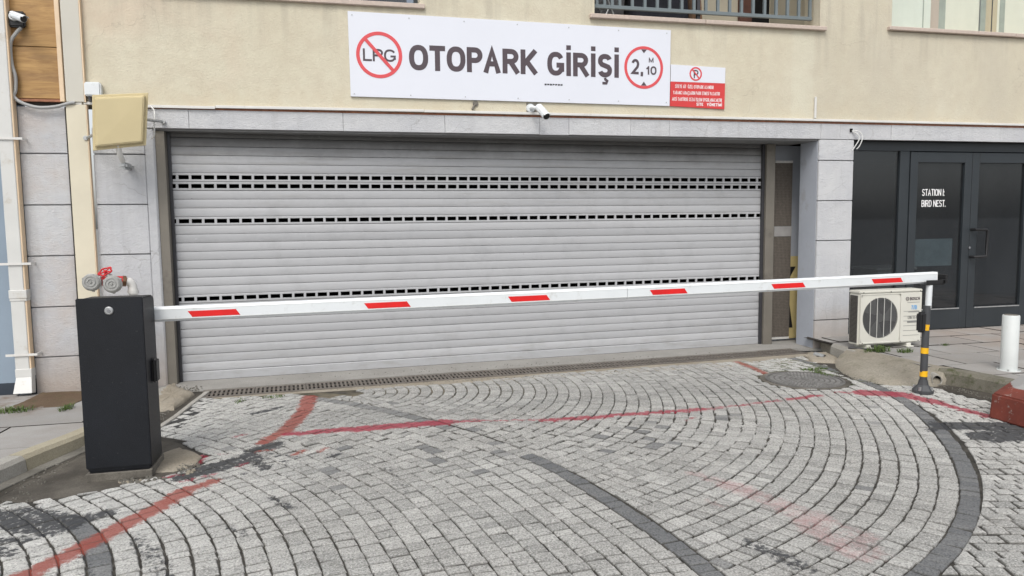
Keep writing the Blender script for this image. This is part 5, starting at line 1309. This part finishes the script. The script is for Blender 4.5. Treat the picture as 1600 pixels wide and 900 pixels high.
b = MB(); b.tube([(-2.06, 7.52, 1.09), (-2.075, 7.515, 1.13), (-2.085, 7.51, 1.15)], [.04, .034, .022], 14); b.build('bonnet', 'coupling', vv, smooth=True)
hc = Vector((-2.098, 7.495, 1.178)); hn = Vector((-.25, -.55, .8)).normalized(); ha = hn.orthogonal().normalized(); hb = hn.cross(ha)
b = MB(); P = []
for j in range(41):
    t_ = 2 * math.pi * j / 40; rr_ = .056 + .007 * math.cos(5 * t_); P.append(hc + (ha * math.cos(t_) + hb * math.sin(t_)) * rr_)
b.tube(P, .0075, 8, cap=False)
for j in range(5):
    t_ = 2 * math.pi * (j) / 5; b.tube([hc, hc + (ha * math.cos(t_) + hb * math.sin(t_)) * .06], .006, 6)
b.tube([hc - hn * .03, hc + hn * .01], .013, 10); b.build('handwheel', 'valve_red', vv, smooth=True)

# ------------------------------------------------------------------ air conditioner
AA = R(0)
ac = empty('air_conditioner', (5.613, 7.0, .13), 'cream outdoor air conditioner unit standing on the pavement by the shop', 'air conditioner', rz=AA)
AW, AD, A0, A1 = .818, .17, .045, .655
b = MB(); b.box(0, AW, .012, AD, A0, A1 - .03); b.build('case', 'ac_white', ac, local=True, bevel=.010, seg=2)
b = MB(); b.box(-.006, AW + .006, -.002, AD + .004, A1 - .03, A1); b.build('top_cover', 'ac_white', ac, local=True, bevel=.008, seg=2)
FX, FZ, FR = .272, .345, .228
# front panel around the fan opening
b = MB(); K = 48; x0, x1, z0, z1 = .02, .532, .075, .605; V = []; 
for j in range(K):
    t_ = 2 * math.pi * (j + .5) / K; c2_, s2_ = math.cos(t_), math.sin(t_); m_ = 1 / max(abs(c2_) / (.5), abs(s2_) / .5)
    V.append((FX + FR * c2_, -.001, FZ + FR * s2_))
for j in range(K):
    t_ = 2 * math.pi * (j + .5) / K; c2_, s2_ = math.cos(t_), math.sin(t_)
    kx = ((x1 - FX) if c2_ > 0 else (FX - x0)) / max(1e-6, abs(c2_)); kz = ((z1 - FZ) if s2_ > 0 else (FZ - z0)) / max(1e-6, abs(s2_)); k_ = min(kx, kz); V.append((FX + k_ * c2_, -.001, FZ + k_ * s2_))
V += [(v[0], .012, v[2]) for v in V[:K]]
b.add(V, [(j, (j + 1) % K, K + (j + 1) % K, K + j) for j in range(K)] + [(j, (j + 1) % K, 2 * K + (j + 1) % K, 2 * K + j) for j in range(K)]); b.build('fan_panel', 'ac_white', ac, local=True)
b = MB(); b.box(.012, .022, -.006, .012, .06, .62); b.box(.022, .537, -.006, .012, .605, .62); b.box(.022, .537, -.006, .012, .06, .075); b.box(.537, AW - .005, -.004, .012, .06, .62); b.build('front_frame', 'ac_white', ac, local=True, bevel=.002)
b = MB(); K = 40; b.add([(FX + (FR - .002) * math.cos(2 * math.pi * j / K), .0105, FZ + (FR - .002) * math.sin(2 * math.pi * j / K)) for j in range(K)], [tuple(range(K))]); b.build('fan_opening', 'ac_grey', ac, local=True)
b = MB()
for k in range(3):
    a0 = k * 2.094 + .4; V = []
    for i in range(8):
        for (rr_) in (.05, .21):
            t_ = a0 + i * .16 + (rr_ - .05) * 2; V.append((FX + rr_ * math.cos(t_), .009 - i * .0006, FZ + rr_ * math.sin(t_)))
    b.add(V, [(2 * i, 2 * i + 1, 2 * i + 3, 2 * i + 2) for i in range(7)])
b.build('fan_blades', 'ac_dark', ac, local=True)
b = MB(); k = 0; z = FZ - FR + .008
while z < FZ + FR:
    h = math.sqrt(max(0, FR ** 2 - (z - FZ) ** 2)); b.box(FX - h, FX + h, -.003, .000, z, z + .0045); z += .0115
b.build('fan_grille', 'ac_grey', ac, local=True)
b = MB()
for q in (-.135, -.045, .045, .135):
    h = math.sqrt(FR ** 2 - q * q); b.box(FX + q - .0035, FX + q + .0035, -.008, -.0035, FZ - h, FZ + h)
b.build('grille_ribs', 'ac_wire', ac, local=True)
b = MB(); b.box(-.004, .0, .03, AD - .02, .07, .60); b.build('side_coil', 'ac_dark', ac, local=True)
b = MB(); zz = .08
while zz < .59: b.box(-.007, -.0045, .03, AD - .02, zz, zz + .004); zz += .014
b.build('coil_fins', 'grey_metal', ac, local=True)
for i in range(6):
    b = MB(); b.box(.575, .785, -.0055, -.0042, .13 + i * .055 + (.0 if i < 4 else .0), .1345 + i * .055); b.build('panel_groove', 'grey_ink', ac, local=True)
for x in (.09, .62):
    b = MB(); b.box(x, x + .09, -.03, AD + .02, .0, .014); b.box(x + .015, x + .075, .0, AD, .014, .044); b.build('foot', 'ac_white', ac, local=True, bevel=.004)
b = MB(); b.tube([(-.05, .10, .008), (.16, -.11, .008)], .010, 8); b.build('drain_hose', 'jamb_dark', ac, local=True)
for (x, z) in ((.045, .635), (.40, .635), (.79, .635), (.045, .068), (.54, .068), (.78, .068)):
    b = MB(); b.tube([(x, -.004, z), (x, -.009, z)], .006, 8); b.build('screw', 'jamb_dark', ac, local=True)
def ltext(body, x0, x1, z0, h, mat, bold):
    e0 = empty('lettering_base', (0, 0, 0)); o = text('lettering', body, x0, x1, z0, h, -.0065, mat, e0, bold); o.parent = ac; bpy.data.objects.remove(e0); return o
ltext('BOSCH', .650, .783, .530, .036, 'ink', .24)
b = MB(); b.ring(.618, .548, .017, .0215, -.0075, -.005, 24); b.box(.610, .6125, -.0075, -.005, .537, .559); b.box(.6235, .626, -.0075, -.005, .537, .559); b.box(.6125, .6235, -.0075, -.005, .5465, .5495); b.build('round_emblem', 'ink', ac, local=True)
b = MB(); b.box(.62, .783, -.0065, -.005, .505, .509); b.build('underline', 'grey_ink', ac, local=True)
ltext('7/B', .67, .75, .425, .048, 'blue_ink', .2)
ltext('(286 55 89)', .63, .777, .318, .038, 'grey_ink', .18)
b = MB(); b.box(.625, .78, -.0072, -.005, .276, .300); b.build('grey_label', 'grey_ink', ac, local=True)
b = MB(); b.box(.635, .78, -.0065, -.005, .395, .402); b.build('small_print', 'grey_ink', ac, local=True)

# ------------------------------------------------------------------ barrier
cb = empty('barrier_cabinet', (-1.39, 5.16, 0), 'tall black metal barrier cabinet standing at the left kerb', 'barrier cabinet')
b = MB(); b.prismx([(5.012, .05), (5.315, .05), (5.315, 1.115), (5.285, 1.142), (5.012, 1.148)], -1.572, -1.203); b.build('housing', 'black_metal', cb, bevel=.008, seg=2)
b = MB(); b.box(-1.578, -1.197, 4.998, 5.010, .075, 1.155); b.build('door', 'black_metal', cb, bevel=.005, seg=2)
dr = cb.children[-1]
b = MB(); b.tube([(-1.392, 4.998, 1.075), (-1.392, 4.992, 1.075), (-1.392, 4.988, 1.075)], [.026, .025, .020], 24); b.build('lock', 'galv', dr)
b = MB(); b.tube([(-1.392, 4.988, 1.075), (-1.392, 4.984, 1.075)], .011, 16); b.box(-1.394, -1.390, 4.9835, 4.9838, 1.067, 1.083); b.build('key_barrel', 'chrome', dr)
b = MB(); b.box(-1.582, -1.196, 4.99, 5.325, -.005, .048); b.build('plinth', 'gutter', cb, bevel=.004)
b = MB(); b.box(-1.56, -1.215, 5.0, 5.30, .0485, .0498); b.build('base_gasket', 'black_plastic', cb)
b = MB(); b.box(-1.203, -1.172, 5.14, 5.24, .57, .735); b.build('side_sensor', 'black_plastic', cb, bevel=.014, seg=3)
bm_ = empty('barrier_boom', (-1.2, 5.37, .95), 'long white barrier boom with red stripes across the garage entrance', 'barrier boom')
X0, X1 = -1.36, 5.267; zA, zB = 1.0005, 1.050
def bz(x): return zA + (zB - zA) * (x + 1.208) / (5.267 + 1.208) - .006 * math.sin(math.pi * (x + 1.2) / 6.47)
def by_(x): return 5.37 + .035 * (x + 1.2)
def boom(x0, x1, nm, kk=1.0):
    mb = MB(); h = .0505 * kk; d_ = .030 * kk
    sec = [(-d_, -h + .016), (-d_ + .012, -h), (d_ - .012, -h), (d_, -h + .016), (d_, h - .016), (d_ - .012, h), (-d_ + .012, h), (-d_, h - .016)]
    N_ = 8; n = 8; V = []
    for q in range(N_ + 1):
        x = x0 + (x1 - x0) * q / N_; V += [(x, by_(x) + a, bz(x) + c) for a, c in sec]
    mb.add(V, [tuple(range(n)), tuple(range((N_ + 1) * n - 1, N_ * n - 1, -1))] + [(q * n + i, (q + 1) * n + i, (q + 1) * n + (i + 1) % n, q * n + (i + 1) % n) for q in range(N_) for i in range(n)])
    return mb.build(nm, 'white_paint', bm_)
boom(X0, 2.233, 'boom_section'); boom(2.237, X1, 'boom_section', .985)
def strip_on_boom(pts, name, mat, t=.0016):
    mb = MB(); n = len(pts); V = []
    for q in (t, .0003): V += [(x, by_(x) - .030 - q, bz(x) + dz) for x, dz in pts]
    mb.add(V, [tuple(range(n)), tuple(range(2 * n - 1, n - 1, -1))] + [(i, n + i, n + (i + 1) % n, (i + 1) % n) for i in range(n)]); return mb.build(name, mat, bm_)
for s_ in (.0325, -.0325):
    K = 8; xs_ = [X0 + (X1 - .01 - X0) * i / K for i in range(K + 1)]
    strip_on_boom([(x, s_ - .0012) for x in xs_] + [(x, s_ + .0012) for x in xs_[::-1]], 'ridge', 'boom_edge', .0012)
for a in (-1.003, .176, 1.252, 2.430, 3.548, 4.558):
    L_ = .308; strip_on_boom([(a + .028, -.026), (a + L_ + .028, -.026), (a + L_, .015), (a, .015)], 'red_stripe', 'stripe')
b = MB(); b.box(X1, X1 + .006, 5.568, 5.630, bz(X1) - .049, bz(X1) + .049); b.build('end_cap', 'boom_edge', bm_)
b = MB(); b.box(-1.52, -1.26, 5.318, 5.340, .93, 1.05); b.build('boom_clamp', 'grey_metal', bm_, bevel=.005)

# support post
ps = empty('boom_rest_post', (5.155, 5.56, 0), 'slim dark post with yellow bands holding the end of the boom', 'post')
PX, PY = 5.155, 5.56
b = MB(); n = 9
b.tube([(PX, PY, 0), (PX, PY, .028), (PX, PY, .05), (PX, PY, .075), (PX, PY, .12)], [.088, .088, .070, .045, .036], 8); b.build('base', 'post_dark', ps, smooth=True, angle=30)
for k in range(4):
    a_ = k * 1.571 + .5; b = MB(); b.tube([(PX + .074 * math.cos(a_), PY + .074 * math.sin(a_), .028), (PX + .074 * math.cos(a_), PY + .074 * math.sin(a_), .060)], .013, 6); b.build('bolt', 'galv', ps)
b = MB(); b.tube([(PX, PY, .10), (PX + .008, PY, .80)], .0315, 18); b.build('pole', 'post_dark', ps, smooth=True, angle=50)
for z0, z1 in ((.150, .203), (.362, .415), (.575, .628)):
    b = MB(); b.tube([(PX + .001, PY, z0), (PX + .003, PY, z1)], .0330, 18); b.build('yellow_band', 'yellow', ps, smooth=True, angle=50)
b = MB(); b.tube([(PX + .022, PY, .78), (PX + .026, PY, .985)], .027, 18); b.build('upper_tube', 'white_paint', ps, smooth=True, angle=50)
b = MB(); b.tube([(PX + .021, PY, .775), (PX + .021, PY, .80)], .030, 18); b.build('joint_ring', 'galv', ps, smooth=True, angle=50)
b = MB(); b.box(PX - .095, PX - .028, PY - .05, PY + .02, .56, .745); b.build('sensor_box', 'black_plastic', ps, bevel=.018, seg=3)
b = MB(); b.box(5.06, 5.32, 5.53, 5.67, .986, .998); b.prismx([(5.53, .99), (5.535, .99), (5.535, 1.03), (5.53, 1.03)], 5.12, 5.32); b.box(5.30, 5.345, 5.53, 5.67, .998, 1.035); b.box(5.325, 5.35, 5.53, 5.67, 1.035, 1.075); b.build('fork_rest', 'black_plastic', ps, bevel=.003)

# bollard
bo = empty('bollard', (6.19, 5.64, .13), 'white cylindrical bollard on the right pavement', 'bollard')
b = MB(); b.tube([(6.19, 5.64, .13), (6.19, 5.64, .655), (6.19, 5.64, .662)], [.072, .072, .067], 32); b.build('tube', 'bollard', bo, smooth=True, angle=50)
b = MB(); b.disc(6.19, 5.64, .128, .100, .009, 32); b.build('foot_plate', 'bollard', bo)
for k in range(4):
    a_ = k * 1.571 + .7; b = MB(); b.tube([(6.19 + .085 * math.cos(a_), 5.64 + .085 * math.sin(a_), .137), (6.19 + .085 * math.cos(a_), 5.64 + .085 * math.sin(a_), .15)], .010, 6); b.build('bolt', 'galv', bo)
b = MB(); b.disc(6.19, 5.64, .655, .060, .009, 32); b.build('cap', 'grey_metal', bo)

# concrete block at the right edge
V = [(4.985, 4.72, 0), (5.03, 3.3, 0), (6.2, 3.3, 0), (6.1, 5.20, 0), (5.02, 4.73, .215), (5.06, 3.3, .205), (6.2, 3.3, .205), (6.1, 5.16, .215), (5.17, 4.62, .24), (5.2, 3.4, .235), (6.1, 3.4, .25), (6.05, 5.0, .27), (5.5, 5.06, .262)]
V = [(4.99, 4.70, 0), (5.02, 3.4, 0), (5.95, 3.4, 0), (5.85, 5.02, 0), (5.45, 4.98, 0),
     (5.01, 4.70, .20), (5.04, 3.4, .20), (5.93, 3.4, .20), (5.83, 5.0, .20), (5.45, 4.96, .20),
     (5.28, 4.62, .285), (5.30, 3.5, .285), (5.85, 3.5, .285), (5.75, 4.9, .285), (5.50, 4.88, .285)]
F = [(i, (i + 1) % 5, 5 + (i + 1) % 5, 5 + i) for i in range(5)] + [(5 + i, 5 + (i + 1) % 5, 10 + (i + 1) % 5, 10 + i) for i in range(5)] + [(10, 11, 12, 13, 14), (4, 3, 2, 1, 0)]
b = MB(); b.add(V, F); tag(b.build('concrete_block', 'red_block', bevel=.012, seg=2), 'chipped grey concrete block with red painted sides at the right edge', 'concrete block')
